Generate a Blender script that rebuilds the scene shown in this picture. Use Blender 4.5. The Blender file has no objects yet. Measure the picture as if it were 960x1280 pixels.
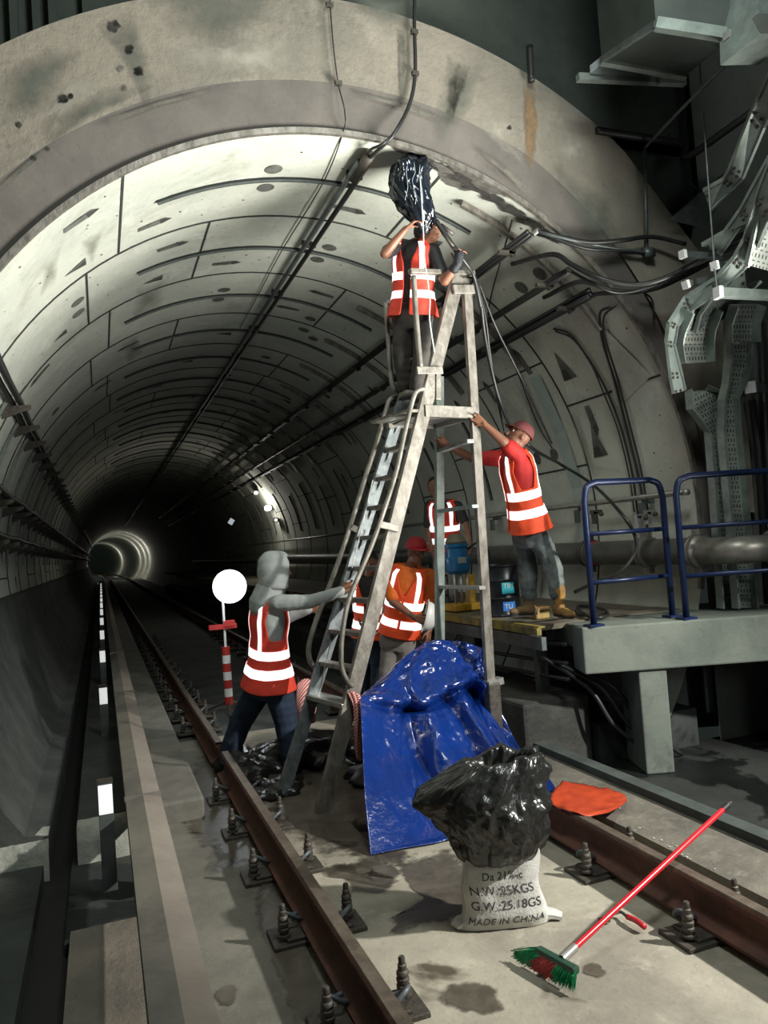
import bpy, bmesh, math, random
from mathutils import Vector, Matrix, noise
random.seed(7)
V = Vector
COL = bpy.context.scene.collection
PI = math.pi
# ------------------------------------------------------------------ camera solve
F = 960.0
YAW, PITCH, ROLL, CZ = 0.35659, 0.04096, -0.06935, 1.714
O = V((0, 0, CZ))
_f = V((math.sin(YAW)*math.cos(PITCH), math.cos(YAW)*math.cos(PITCH), math.sin(PITCH)))
_r = V((math.cos(YAW), -math.sin(YAW), 0))
_u = _r.cross(_f)
FW = _f
RT = _r*math.cos(ROLL) + _u*math.sin(ROLL)
UP = _u*math.cos(ROLL) - _r*math.sin(ROLL)
def ray(x, y): return FW*F + RT*(x-480) + UP*(640-y)
def atZ(x, y, z=0.0):
    d = ray(x, y); return O + d*((z-CZ)/d.z)
def atY(x, y, Y):
    d = ray(x, y); return O + d*(Y/d.y)
def atX(x, y, X):
    d = ray(x, y); return O + d*(X/d.x)
def atD(x, y, d): return O + ray(x, y)*(d/F)
def atP(x, y, p0, n):
    d = ray(x, y); return O + d*((p0-O).dot(n)/d.dot(n))
TX, TZ, TR = 1.795, 1.761, 2.90
Y0 = 5.08
def cyl(x, y, R=TR):
    d = ray(x, y); a = d.x**2+d.z**2; b = 2*(-TX*d.x + (CZ-TZ)*d.z); c = TX**2+(CZ-TZ)**2-R*R
    t = (-b + math.sqrt(b*b-4*a*c))/(2*a)
    return O + d*t
def ang(p): return math.atan2(p.z-TZ, p.x-TX)
def cpt(a, Y, R=TR): return V((TX+R*math.cos(a), Y, TZ+R*math.sin(a)))

# ------------------------------------------------------------------ materials
MATS = {}
def _new(name):
    m = bpy.data.materials.new(name); m.use_nodes = True
    return m, m.node_tree, m.node_tree.nodes['Principled BSDF']
def mat(name, col, rough=.6, metal=0.0, col2=None, scale=6.0, bump=0.0, bscale=40.0, emit=0.0, detail=6, lo=.35, hi=.65, spec=.5, stretch=None, coat=0):
    if name in MATS: return MATS[name]
    m, nt, b = _new(name)
    b.inputs['Base Color'].default_value = (*col, 1)
    b.inputs['Roughness'].default_value = rough
    b.inputs['Metallic'].default_value = metal
    b.inputs['Specular IOR Level'].default_value = spec
    if coat: b.inputs['Coat Weight'].default_value = coat; b.inputs['Coat Roughness'].default_value = .12
    tc = nt.nodes.new('ShaderNodeTexCoord')
    vec = tc.outputs['Object']
    if stretch:
        mp = nt.nodes.new('ShaderNodeMapping'); mp.inputs['Scale'].default_value = stretch
        nt.links.new(vec, mp.inputs['Vector']); vec = mp.outputs['Vector']
    if col2:
        n = nt.nodes.new('ShaderNodeTexNoise'); n.inputs['Scale'].default_value = scale; n.inputs['Detail'].default_value = detail
        n.inputs['Roughness'].default_value = .65
        nt.links.new(vec, n.inputs['Vector'])
        r = nt.nodes.new('ShaderNodeValToRGB')
        r.color_ramp.elements[0].position = lo; r.color_ramp.elements[1].position = hi
        r.color_ramp.elements[0].color = (*col2, 1); r.color_ramp.elements[1].color = (*col, 1)
        nt.links.new(n.outputs['Fac'], r.inputs['Fac']); nt.links.new(r.outputs['Color'], b.inputs['Base Color'])
    if bump:
        n2 = nt.nodes.new('ShaderNodeTexNoise'); n2.inputs['Scale'].default_value = bscale; n2.inputs['Detail'].default_value = 4
        nt.links.new(vec, n2.inputs['Vector'])
        bp = nt.nodes.new('ShaderNodeBump'); bp.inputs['Strength'].default_value = bump; bp.inputs['Distance'].default_value = .02
        nt.links.new(n2.outputs['Fac'], bp.inputs['Height']); nt.links.new(bp.outputs['Normal'], b.inputs['Normal'])
    if emit:
        b.inputs['Emission Color'].default_value = (*col, 1); b.inputs['Emission Strength'].default_value = emit
    MATS[name] = m; return m

def concrete(name, base, dark, light=None, stain=None, scale=1.5, wet=None, rough=.85, bump=.25):
    """layered concrete: large clouds, fine mottling, stain patches"""
    if name in MATS: return MATS[name]
    m, nt, b = _new(name); N = nt.nodes; L = nt.links
    tc = N.new('ShaderNodeTexCoord')
    def nz(s, d=8, r=.6, dist=0.0):
        n = N.new('ShaderNodeTexNoise'); n.inputs['Scale'].default_value = s; n.inputs['Detail'].default_value = d
        n.inputs['Roughness'].default_value = r; n.inputs['Distortion'].default_value = dist
        L.new(tc.outputs['Object'], n.inputs['Vector']); return n
    def ramp(src, a, c, ca, cb):
        r = N.new('ShaderNodeValToRGB'); r.color_ramp.elements[0].position = a; r.color_ramp.elements[1].position = c
        r.color_ramp.elements[0].color = (*ca, 1); r.color_ramp.elements[1].color = (*cb, 1); L.new(src, r.inputs['Fac']); return r
    c1 = ramp(nz(scale, 8, .65).outputs['Fac'], .36, .64, dark, base)
    out = c1.outputs['Color']
    def mix(fac, a, colr, t='MIX'):
        mx = N.new('ShaderNodeMix'); mx.data_type = 'RGBA'; mx.blend_type = t
        L.new(fac, mx.inputs['Factor']); L.new(a, mx.inputs['A']); mx.inputs['B'].default_value = (*colr, 1); return mx.outputs['Result']
    if light: out = mix(ramp(nz(scale*2.3, 6, .7, .4).outputs['Fac'], .55, .72, (0, 0, 0), (.8, .8, .8)).outputs['Color'], out, light)
    if stain: out = mix(ramp(nz(scale*.8, 10, .7, .8).outputs['Fac'], .56, .7, (0, 0, 0), (.75, .75, .75)).outputs['Color'], out, stain)
    spk = ramp(nz(scale*22, 3, .6).outputs['Fac'], .3, .42, (.78, .78, .78), (1, 1, 1))
    mm = N.new('ShaderNodeMix'); mm.data_type = 'RGBA'; mm.blend_type = 'MULTIPLY'; mm.inputs['Factor'].default_value = .7
    L.new(out, mm.inputs['A']); L.new(spk.outputs['Color'], mm.inputs['B']); out = mm.outputs['Result']
    b.inputs['Roughness'].default_value = rough
    if wet:
        w = ramp(nz(wet[0], 5, .55, .6).outputs['Fac'], wet[1], wet[1]+.035, (0, 0, 0), (1, 1, 1))
        out2 = N.new('ShaderNodeMix'); out2.data_type = 'RGBA'; out2.blend_type = 'MULTIPLY'
        L.new(w.outputs['Color'], out2.inputs['Factor']); L.new(out, out2.inputs['A']); out2.inputs['B'].default_value = (*wet[2], 1)
        out = out2.outputs['Result']
        rr = ramp(w.outputs['Color'], 0, 1, (rough,)*3, (.28,)*3); L.new(rr.outputs['Color'], b.inputs['Roughness'])
    L.new(out, b.inputs['Base Color'])
    bp = N.new('ShaderNodeBump'); bp.inputs['Strength'].default_value = bump; bp.inputs['Distance'].default_value = .02
    L.new(nz(18, 6, .7).outputs['Fac'], bp.inputs['Height']); L.new(bp.outputs['Normal'], b.inputs['Normal'])
    MATS[name] = m; return m

def slotted(name, col):
    """galvanised sheet with rows of slots, laid out in metres over the UVs"""
    if name in MATS: return MATS[name]
    m, nt, b = _new(name); N = nt.nodes; L = nt.links
    uv = N.new('ShaderNodeUVMap'); sp = N.new('ShaderNodeSeparateXYZ'); L.new(uv.outputs['UV'], sp.inputs['Vector'])
    def math_(op, a, bb=None, c=None):
        n = N.new('ShaderNodeMath'); n.operation = op
        for i, v in enumerate((a, bb, c)):
            if v is None: continue
            if isinstance(v, (int, float)): n.inputs[i].default_value = v
            else: L.new(v, n.inputs[i])
        return n.outputs[0]
    u, v = sp.outputs['X'], sp.outputs['Y']
    fu = math_('FRACT', math_('DIVIDE', u, .030)); fv = math_('FRACT', math_('DIVIDE', v, .075))
    a = math_('LESS_THAN', math_('ABSOLUTE', math_('SUBTRACT', fu, .5)), .17)
    c = math_('LESS_THAN', math_('ABSOLUTE', math_('SUBTRACT', fv, .3)), .18)
    fu2 = math_('FRACT', math_('DIVIDE', u, .045))
    a2 = math_('LESS_THAN', math_('ABSOLUTE', math_('SUBTRACT', fu2, .5)), .25)
    c2 = math_('LESS_THAN', math_('ABSOLUTE', math_('SUBTRACT', fv, .8)), .05)
    mask = math_('MAXIMUM', math_('MULTIPLY', a, c), math_('MULTIPLY', a2, c2))
    tc = N.new('ShaderNodeTexCoord'); n = N.new('ShaderNodeTexNoise'); n.inputs['Scale'].default_value = 9; n.inputs['Detail'].default_value = 5
    L.new(tc.outputs['Object'], n.inputs['Vector'])
    r = N.new('ShaderNodeValToRGB'); r.color_ramp.elements[0].position = .35; r.color_ramp.elements[1].position = .65
    r.color_ramp.elements[0].color = (*[k*.7 for k in col], 1); r.color_ramp.elements[1].color = (*col, 1); L.new(n.outputs['Fac'], r.inputs['Fac'])
    mx = N.new('ShaderNodeMix'); mx.data_type = 'RGBA'; L.new(mask, mx.inputs['Factor']); L.new(r.outputs['Color'], mx.inputs['A'])
    mx.inputs['B'].default_value = (.012, .016, .016, 1); L.new(mx.outputs['Result'], b.inputs['Base Color'])
    b.inputs['Metallic'].default_value = .35; b.inputs['Roughness'].default_value = .5
    MATS[name] = m; return m

M_lining = concrete('lining concrete', (.60, .62, .54), (.46, .485, .43), light=(.68, .70, .63), stain=(.33, .33, .27), scale=1.0, bump=.12)
M_joint = mat('joint rubber', (.035, .037, .034), .8)
M_pock = mat('pocket shade', (.16, .165, .15), .9, col2=(.07, .07, .06), scale=8)
M_pockd = mat('pocket deep', (.05, .05, .045), .9)
M_collar = concrete('collar concrete', (.27, .24, .195), (.155, .145, .12), light=(.33, .305, .255), stain=(.07, .068, .06), scale=.9, bump=.4)
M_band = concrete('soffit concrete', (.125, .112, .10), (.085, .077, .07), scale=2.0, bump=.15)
M_stwall = concrete('station wall concrete', (.085, .10, .085), (.045, .056, .05), stain=(.025, .03, .026), scale=.8)
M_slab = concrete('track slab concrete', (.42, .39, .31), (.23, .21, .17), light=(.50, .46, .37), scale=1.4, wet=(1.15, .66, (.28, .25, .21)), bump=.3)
M_floor = concrete('dark floor concrete', (.075, .085, .08), (.03, .036, .035), scale=1.2, wet=(.9, .5, (.5, .5, .5)))
M_floorL = concrete('rough side slab concrete', (.27, .235, .19), (.17, .155, .13), scale=2.5, bump=.6)
M_inv = concrete('invert concrete', (.07, .075, .07), (.028, .033, .032), light=(.10, .10, .09), stain=(.02, .024, .023), scale=1.9)
M_deckc = concrete('platform concrete', (.165, .19, .16), (.095, .112, .098), stain=(.035, .04, .035), scale=1.6, bump=.2)
M_rust = mat('rusty rail steel', (.17, .075, .052), .75, .25, (.085, .045, .035), 7, .25, 60)
M_rtop = mat('rail head steel', (.20, .165, .13), .55, .5, (.11, .085, .065), 14, .15, 50)
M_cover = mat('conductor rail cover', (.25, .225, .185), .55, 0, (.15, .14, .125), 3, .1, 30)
M_coverR = mat('conductor rail cover lit side', (.285, .245, .20), .55, 0, (.21, .175, .145), 3, .1, 30)  # paler copy of the cover; light on the right half put into its colour
M_black = mat('black rubber', (.014, .015, .015), .55)
M_cable = mat('black cable sheath', (.02, .021, .021), .42)
M_galv = mat('galvanised steel', (.30, .35, .32), .45, .45, (.20, .24, .225), 11)
M_galvd = mat('weathered galvanised steel', (.16, .185, .18), .5, .5, (.10, .115, .115), 9)
M_slot = slotted('slotted galvanised sheet', (.36, .39, .355))
M_alu = mat('scuffed aluminium', (.30, .28, .25), .5, .45, (.13, .12, .10), 16, .15, 70, stretch=(1, 1, .5))
M_alub = mat('bright aluminium', (.48, .48, .46), .35, .55, (.32, .32, .31), 12)
M_blue = mat('navy blue paint', (.009, .022, .080), .35, .1, (.006, .014, .05), 5)
M_steel = mat('steel pipe', (.30, .29, .26), .4, .5, (.19, .185, .165), 8)
M_bolt = mat('greasy bolt steel', (.11, .098, .08), .55, .4, (.055, .05, .043), 25, .2, 90)
M_clip = mat('grey spring steel', (.15, .17, .19), .5, .3, (.08, .09, .10), 20)
M_yel = mat('worn yellow paint', (.30, .23, .03), .7, 0, (.08, .07, .04), 5, lo=.42, hi=.6)
M_wood = mat('dirty plank', (.19, .165, .12), .85, 0, (.09, .08, .06), 5, .3, 40)
M_tarp = mat('blue tarpaulin', (.004, .034, .22), .22, 0, (.003, .022, .15), 2, .35, 26, spec=.8, coat=.8)
M_orange = mat('orange tarpaulin', (.50, .065, .02), .4, 0, (.36, .04, .015), 5, .2, 20)
M_bag = mat('black bin liner', (.018, .019, .018), .24, 0, bump=.45, bscale=16, spec=.6)
M_sack = mat('white woven sack', (.66, .66, .62), .75, 0, (.45, .45, .42), 9, .25, 120)
M_ink = mat('black ink', (.05, .05, .06), .8)
M_red = mat('red handle plastic', (.55, .02, .03), .25)
M_grn = mat('green bristles', (.02, .38, .14), .6, 0, (.012, .20, .075), 60)
M_redb = mat('red bristles', (.60, .09, .09), .6, 0, (.34, .045, .045), 60)
M_white = mat('white plastic', (.75, .76, .74), .4)
M_refl = mat('white reflector', (.92, .95, .93), .35, emit=.55)  # glow stands in for light thrown back by the reflector
M_band_r = mat('silver reflective tape', (.95, .96, .97), .4, emit=1.1)  # glow stands in for camera flash returned by the tape
M_vo = mat('orange vest fabric', (.80, .085, .018), .7, 0, (.62, .055, .014), 5, .3, 16, emit=.10)  # slight glow added so the fabric looks flash-lit
M_vr = mat('red orange vest fabric', (.70, .055, .028), .7, 0, (.50, .035, .018), 5, .3, 16, emit=.07)  # same small added glow as the orange fabric
M_skin = mat('brown skin', (.26, .115, .07), .5, 0, (.20, .085, .05), 9)
M_eye = mat('eye white', (.6, .58, .55), .3)
M_pup = mat('dark eye', (.02, .012, .01), .3)
M_hair = mat('black hair', (.012, .011, .01), .6, bump=.4, bscale=120)
M_hood = mat('light grey hoodie jersey', (.40, .43, .42), .85, 0, (.32, .345, .34), 9, .25, 14)
M_navy = mat('navy denim', (.016, .032, .062), .85, 0, (.010, .02, .042), 6, .35, 14)
M_brownt = mat('dark brown work trousers', (.055, .048, .042), .85, 0, (.028, .025, .022), 5, .45, 12)
M_jean = mat('faded grey green jeans', (.20, .23, .22), .85, 0, (.055, .07, .07), 5, .4, 12, lo=.4, hi=.6)
M_greyt = mat('grey trousers', (.21, .195, .18), .85, 0, (.15, .14, .13), 4, .35, 12)
M_redsh = mat('red polo shirt', (.55, .02, .018), .75, 0, (.42, .014, .014), 4, .3, 14)
M_orsh = mat('orange polo shirt', (.78, .17, .02), .75, 0, (.62, .12, .015), 4, .3, 14)
M_blksh = mat('black shirt', (.02, .021, .023), .7, bump=.4, bscale=14)
M_boot = mat('muddy tan boots', (.22, .13, .05), .8, 0, (.08, .055, .035), 14, .4, 40)
M_booty = mat('yellow brown boots', (.40, .22, .05), .8, 0, (.14, .085, .035), 16, .4, 40)
M_shoe = mat('dark shoe leather', (.05, .05, .045), .5, 0, (.10, .10, .09), 12)
M_cap = mat('red cap cloth', (.50, .015, .03), .6, 0, (.38, .01, .02), 8)
M_capd = mat('dull red cap', (.19, .05, .05), .7, 0, (.13, .03, .03), 8)
M_drum = mat('blue black drum steel', (.02, .025, .032), .35, .3, (.012, .014, .018), 6)
M_cyan = mat('cyan label', (.03, .45, .55), .5, emit=.1)
M_lblue = mat('blue label', (.03, .20, .62), .5, emit=.1)
M_mblue = mat('machine blue', (.012, .16, .36), .35, 0, (.008, .09, .22), 8)
M_glow = mat('lamp glow', (.95, .98, 1.0), .5, emit=3)
M_lampw = mat('lamp glow warm', (1, .97, .88), .5, emit=9)
M_rw = mat('red paint', (.42, .03, .025), .5)
M_paper = mat('scrap paper', (.42, .43, .41), .8)
M_gglass = mat('dull glove', (.015, .016, .022), .6, bump=.3, bscale=60)

# ------------------------------------------------------------------ mesh builder
class MB:
    def __init__(s): s.bm = bmesh.new(); s.uv = None
    def face(s, pts, mi=0):
        vs = [s.bm.verts.new(p) for p in pts]; f = s.bm.faces.new(vs); f.material_index = mi; return f
    def hexa(s, p, mi=0):   # p: 8 corners, bottom 4 then top 4
        v = [s.bm.verts.new(q) for q in p]
        for i in ((0, 3, 2, 1), (4, 5, 6, 7), (0, 1, 5, 4), (1, 2, 6, 5), (2, 3, 7, 6), (3, 0, 4, 7)):
            s.bm.faces.new([v[k] for k in i]).material_index = mi
    def box(s, c, size, R=None, mi=0):
        c = V(c); R = R or Matrix.Identity(3); a = [k/2 for k in size]
        P = [c + R @ V((x*a[0], y*a[1], z*a[2])) for z in (-1, 1) for x, y in ((-1, -1), (1, -1), (1, 1), (-1, 1))]
        s.hexa(P, mi)
    def beam(s, a, b, w, h, up=(0, 0, 1), mi=0):
        a, b = V(a), V(b); d = (b-a); L = d.length; d.normalize(); up = V(up)
        x = d.cross(up)
        if x.length < 1e-4: x = d.cross(V((0, 1, 0)))
        x.normalize(); z = x.cross(d).normalized()
        P = []
        for q in (a, b):
            P += [q - x*w/2 - z*h/2, q + x*w/2 - z*h/2, q + x*w/2 + z*h/2, q - x*w/2 + z*h/2]
        s.hexa(P, mi)
    def prism(s, poly, ext, mi=0):
        ext = V(ext); a = [s.bm.verts.new(V(p)) for p in poly]; b = [s.bm.verts.new(V(p)+ext) for p in poly]
        n = len(poly)
        s.bm.faces.new(a[::-1]).material_index = mi; s.bm.faces.new(b).material_index = mi
        for i in range(n): s.bm.faces.new((a[i], a[(i+1) % n], b[(i+1) % n], b[i])).material_index = mi
    def sweep(s, pts, prof, up=(0, 0, 1), closed=True, mi=0, cap=True, scales=None):
        """profile (x,z pairs) swept along pts"""
        pts = [V(p) for p in pts]; up = V(up); rings = []; n = len(pts); pz = None
        for i, p in enumerate(pts):
            d = (pts[min(i+1, n-1)] - pts[max(i-1, 0)]).normalized()
            if pz is None:
                x = d.cross(up)
                if x.length < 1e-3: x = d.cross(V((0, 1, .1)))
                x.normalize(); z = x.cross(d).normalized()
            else:
                x = d.cross(pz)
                if x.length < 1e-3: x = px_
                x.normalize(); z = x.cross(d).normalized()
            pz, px_ = z, x
            k = scales[i] if scales else 1
            rings.append([s.bm.verts.new(p + x*a*k + z*b*k) for a, b in prof])
        m = len(prof)
        for i in range(n-1):
            for j in range(m if closed else m-1):
                s.bm.faces.new((rings[i][j], rings[i][(j+1) % m], rings[i+1][(j+1) % m], rings[i+1][j])).material_index = mi
        if cap and closed:
            s.bm.faces.new(rings[0][::-1]).material_index = mi; s.bm.faces.new(rings[-1]).material_index = mi
    def tube(s, pts, r, seg=8, mi=0, scales=None):
        prof = [(r*math.cos(2*PI*k/seg), r*math.sin(2*PI*k/seg)) for k in range(seg)]
        s.sweep(pts, prof, mi=mi, scales=scales)
    def lathe(s, base, axis, prof, seg=20, mi=0):
        """prof: (radius, distance along axis)"""
        base, axis = V(base), V(axis).normalized()
        x = axis.cross(V((0, 0, 1)));
        if x.length < 1e-3: x = V((1, 0, 0))
        x.normalize(); y = axis.cross(x).normalized(); rings = []
        for r, h in prof:
            rings.append([s.bm.verts.new(base + axis*h + (x*math.cos(2*PI*k/seg) + y*math.sin(2*PI*k/seg))*max(r, 1e-4)) for k in range(seg)])
        for i in range(len(prof)-1):
            for k in range(seg):
                s.bm.faces.new((rings[i][k], rings[i][(k+1) % seg], rings[i+1][(k+1) % seg], rings[i+1][k])).material_index = mi
        s.bm.faces.new(rings[0][::-1]).material_index = mi; s.bm.faces.new(rings[-1]).material_index = mi
    def capsule(s, a, ra, b, rb, seg=12):
        a, b = V(a), V(b); d = b-a; L = max(d.length, 1e-5); d = d/L
        prof = [(ra*math.sin(t), -ra*math.cos(t)) for t in (.05, .5, 1.0)] + [(ra, 0), (rb, L)] + [(rb*math.sin(t), L+rb*math.cos(t)) for t in (1.0, .5, .05)]
        s.lathe(a, d, prof, seg)
    def ellipsoid(s, c, ax, ay, az, seg=20, rings=12):
        c, ax, ay, az = V(c), V(ax), V(ay), V(az); R = []
        for i in range(1, rings):
            t = PI*i/rings
            R.append([s.bm.verts.new(c + (ax*math.cos(2*PI*k/seg) + ay*math.sin(2*PI*k/seg))*math.sin(t) + az*math.cos(t)) for k in range(seg)])
        top, bot = s.bm.verts.new(c+az), s.bm.verts.new(c-az)
        for i in range(len(R)-1):
            for k in range(seg): s.bm.faces.new((R[i][k], R[i+1][k], R[i+1][(k+1) % seg], R[i][(k+1) % seg]))
        for k in range(seg):
            s.bm.faces.new((top, R[0][k], R[0][(k+1) % seg])); s.bm.faces.new((bot, R[-1][(k+1) % seg], R[-1][k]))
    def grid(s, P, mi=0, uvs=None, wrap=False):
        vs = [[s.bm.verts.new(p) for p in row] for row in P]
        if uvs and s.uv is None: s.uv = s.bm.loops.layers.uv.new('UVMap')
        m = len(P[0])
        for i in range(len(P)-1):
            for j in range(m if wrap else m-1):
                jj = (j+1) % m
                f = s.bm.faces.new((vs[i][j], vs[i][jj], vs[i+1][jj], vs[i+1][j])); f.material_index = mi
                if uvs:
                    for lp, q in zip(f.loops, (uvs[i][j], uvs[i][jj], uvs[i+1][jj], uvs[i+1][j])): lp[s.uv].uv = q
        return vs
    def build(s, name, m, parent=None, smooth=False, bevel=0.0, fix=True, loc=None):
        if fix: bmesh.ops.recalc_face_normals(s.bm, faces=s.bm.faces)
        me = bpy.data.meshes.new(name)
        o = bpy.data.objects.new(name, me)
        if parent is None and loc is not None:
            bmesh.ops.translate(s.bm, verts=s.bm.verts, vec=-V(loc)); o.location = loc
        if parent is not None and parent.get('_org') is not None:
            bmesh.ops.translate(s.bm, verts=s.bm.verts, vec=-V(parent['_org']))
        s.bm.to_mesh(me); s.bm.free()
        for mm in (m if isinstance(m, (list, tuple)) else [m]): me.materials.append(mm)
        if smooth:
            for p in me.polygons: p.use_smooth = True
            if smooth == 2:
                me.set_sharp_from_angle(angle=math.radians(40))
        COL.objects.link(o)
        if parent is not None: o.parent = parent; o['_org'] = parent.get('_org') or (0, 0, 0)
        elif loc is not None: o['_org'] = tuple(loc)
        if bevel:
            md = o.modifiers.new('bevel', 'BEVEL'); md.width = bevel; md.segments = 2; md.limit_method = 'ANGLE'
        return o
def empty(name, loc, label=None, cat=None, group=None):
    o = bpy.data.objects.new(name, None); o.location = loc; o.empty_display_size = .1; COL.objects.link(o); o['_org'] = tuple(loc)
    if label: tag(o, label, cat, group)
    return o
def tag(o, label, cat, group=None, kind=None):
    o['label'] = label; o['category'] = cat
    if group: o['group'] = group
    if kind: o['kind'] = kind
    return o
def struct(o): o['kind'] = 'structure'; return o
def copy_tree(o, parent=None):
    c = o.copy(); COL.objects.link(c)
    if parent is not None: c.parent = parent
    for ch in [q for q in bpy.data.objects if q.parent == o]: copy_tree(ch, c)
    return c
def cr(pts, n=8):
    """Catmull-Rom through the points"""
    pts = [V(p) for p in pts]; P = [pts[0]*2-pts[1]] + pts + [pts[-1]*2-pts[-2]]; out = []
    for i in range(1, len(P)-2):
        for k in range(n):
            t = k/n; a, b, c, d = P[i-1:i+3]
            out.append(.5*((2*b) + (c-a)*t + (2*a-5*b+4*c-d)*t*t + (3*b-a-3*c+d)*t**3))
    out.append(P[-2]); return out
def bake(mb, name, m, parent, voxel=.009, smooth_it=2, disp=None):
    """voxel-unite the builder's pieces into one continuous surface"""
    me = bpy.data.meshes.new('tmp'); org = parent.get('_org') if parent is not None else None
    bmesh.ops.recalc_face_normals(mb.bm, faces=mb.bm.faces)
    if org is not None: bmesh.ops.translate(mb.bm, verts=mb.bm.verts, vec=-V(org))
    mb.bm.to_mesh(me); mb.bm.free(); t = bpy.data.objects.new('tmp', me); COL.objects.link(t)
    md = t.modifiers.new('r', 'REMESH'); md.mode = 'VOXEL'; md.voxel_size = voxel
    if smooth_it:
        s = t.modifiers.new('s', 'SMOOTH'); s.iterations = smooth_it; s.factor = .5
    dg = bpy.context.evaluated_depsgraph_get(); dg.update()
    me2 = bpy.data.meshes.new_from_object(t.evaluated_get(dg))
    bpy.data.objects.remove(t); bpy.data.meshes.remove(me)
    if disp:
        for v in me2.vertices: v.co = v.co + v.normal*disp(v.co)
    for p in me2.polygons: p.use_smooth = True
    me2.materials.clear(); me2.materials.append(m); me2.name = name
    o = bpy.data.objects.new(name, me2); COL.objects.link(o)
    if parent is not None: o.parent = parent; o['_org'] = parent.get('_org') or (0, 0, 0)
    return o
# ================================================================== SETTING
NS = 96
A0, A1 = -52, 232          # lining arc in degrees (open at the bottom where the invert fill lies)
def arc(R, Y, a0=A0, a1=A1, n=NS, cx=TX):
    return [V((cx+R*math.cos(math.radians(a0+(a1-a0)*k/n)), Y, TZ+R*math.sin(math.radians(a0+(a1-a0)*k/n)))) for k in range(n+1)]
def bend(Y):               # the far bore curves to the left
    return 0 if Y < 70 else -((Y-70)**2)/1500
RW = 1.40
# near lining: the bore itself, ring by ring up to 40 m, then the far curve
mb = MB(); rows = []; Ys = [Y0 + RW*k*.5 for k in range(0, 50)]
for Y in Ys: rows.append(arc(TR, Y))
mb.grid(rows)
lining = struct(mb.build('wall_lining', M_lining, smooth=True))
mb = MB(); rows = []
Yf = [Ys[-1] + 3*k for k in range(0, 60)]
for Y in Yf: rows.append(arc(TR, Y, n=64, cx=TX+bend(Y)))
mb.grid(rows)
far = struct(mb.build('wall_lining_far', M_lining, smooth=True))
# steel rim of the first ring
mb = MB()
mb.sweep(arc(TR-.005, Y0-.012, -12, 188), [(-.02, -.012), (.02, -.012), (.02, .02), (-.02, .02)], up=(0, 1, 0))
mb.build('ring_rim', M_alu, lining)
# circumferential joints
for k in range(1, 26):
    mb = MB(); mb.sweep(arc(TR-.002, Y0+RW*k), [(-.009, -.006), (.009, -.006), (.009, .006), (-.009, .006)], up=(0, 1, 0))
    mb.build('ring_joint', M_joint, lining)
def patch(mb, c, a0, a1, y0, y1, R=TR-.004, n=6, mi=0):
    rows = [[cpt(a0+(a1-a0)*i/n, y, R) for y in (y0, y1)] for i in range(n+1)]
    mb.grid(rows, mi=mi)
def polypatch(mb, pts, mi=0, R=TR-.005):
    """flat polygon given as (angle, y) laid on the lining"""
    mb.face([cpt(a, y, R) for a, y in pts], mi)
# longitudinal joints, chosen from the photograph for the first rings then repeated
def radj(k, a):
    mb = MB(); y0 = Y0+RW*k; patch(mb, 0, a-.0035, a+.0035, y0+.01, y0+RW-.01, R=TR-.005, n=1); mb.build('segment_joint', M_joint, lining)
j1 = [ang(cyl(151, 262)), ang(cyl(494, 284)), ang(cyl(765, 489)), math.radians(190)]
j2 = [ang(cyl(250, 315)), ang(cyl(640, 470)), math.radians(128), math.radians(12), math.radians(183)]
j3 = [ang(cyl(412, 385)), ang(cyl(136, 420)), math.radians(150), math.radians(20)]
for k in range(0, 24):
    for a in (j1, j2, j3)[k % 3 if k < 3 else (k+1) % 3]: radj(k, a)
# cast-in channels round the middle of each ring
def chan(k, a0, a1):
    mb = MB(); Y = Y0+RW*(k+.5); n = 40
    pts = [cpt(a0+(a1-a0)*i/n, Y, TR-.006) for i in range(n+1)]
    mb.sweep(pts, [(-.028, -.008), (.028, -.008), (.028, .008), (-.028, .008)], up=(0, 1, 0))
    mb.sweep(pts, [(-.012, -.012), (.012, -.012), (.012, .012), (-.012, .012)], up=(0, 1, 0), mi=1)
    mb.build('cast_in_channel', [M_galvd, M_black], lining)
ca0, ca1 = ang(cyl(195, 252)), ang(cyl(587, 291))
for k in range(0, 14):
    w = .03*(k % 3)
    chan(k, ca0+w, ca1-w*.5)
    if k > 1: chan(k, math.radians(30-4*(k % 2)), math.radians(8))
# bolt pockets and grout holes as flat patches, recess shade put into the colour
def pocket(a, y, kind=0, s=1.0, flip=1):
    mb = MB()
    if kind == 0:   # long shallow wedge with a dark end
        w = .060*s; h = .050*s*flip
        polypatch(mb, [(a-h*1.1, y-w*.55), (a-h*1.1, y+w*.55), (a+h*.5, y+w*.75), (a+h*.9, y+w*.1), (a+h*.5, y-w*.75)], 0)
        polypatch(mb, [(a+h*.15, y-w*.7), (a+h*.3, y+w*.8), (a+h*.95, y+w*.1)], 1, TR-.007)
    elif kind == 1:  # triangle
        w = .070*s; h = .034*s
        polypatch(mb, [(a-h, y-w), (a-h, y+w), (a+h*1.1, y)], 0)
        polypatch(mb, [(a-h, y-w*.3), (a-h, y+w), (a+h*.4, y+w*.1)], 1, TR-.007)
    mb.build('bolt_pocket', [M_pock, M_pockd], lining)
def hole(a, y, r=.07):
    mb = MB(); n = 16
    mb.face([cpt(a + r*math.sin(2*PI*i/n)/TR, y + r*math.cos(2*PI*i/n), TR-.006) for i in range(n)])
    mb.build('grout_hole', M_pock, lining)
def pp(px, py, kind=0, s=1.0, flip=1):
    p = cyl(px, py); pocket(ang(p), p.y, kind, s, flip)
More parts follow.
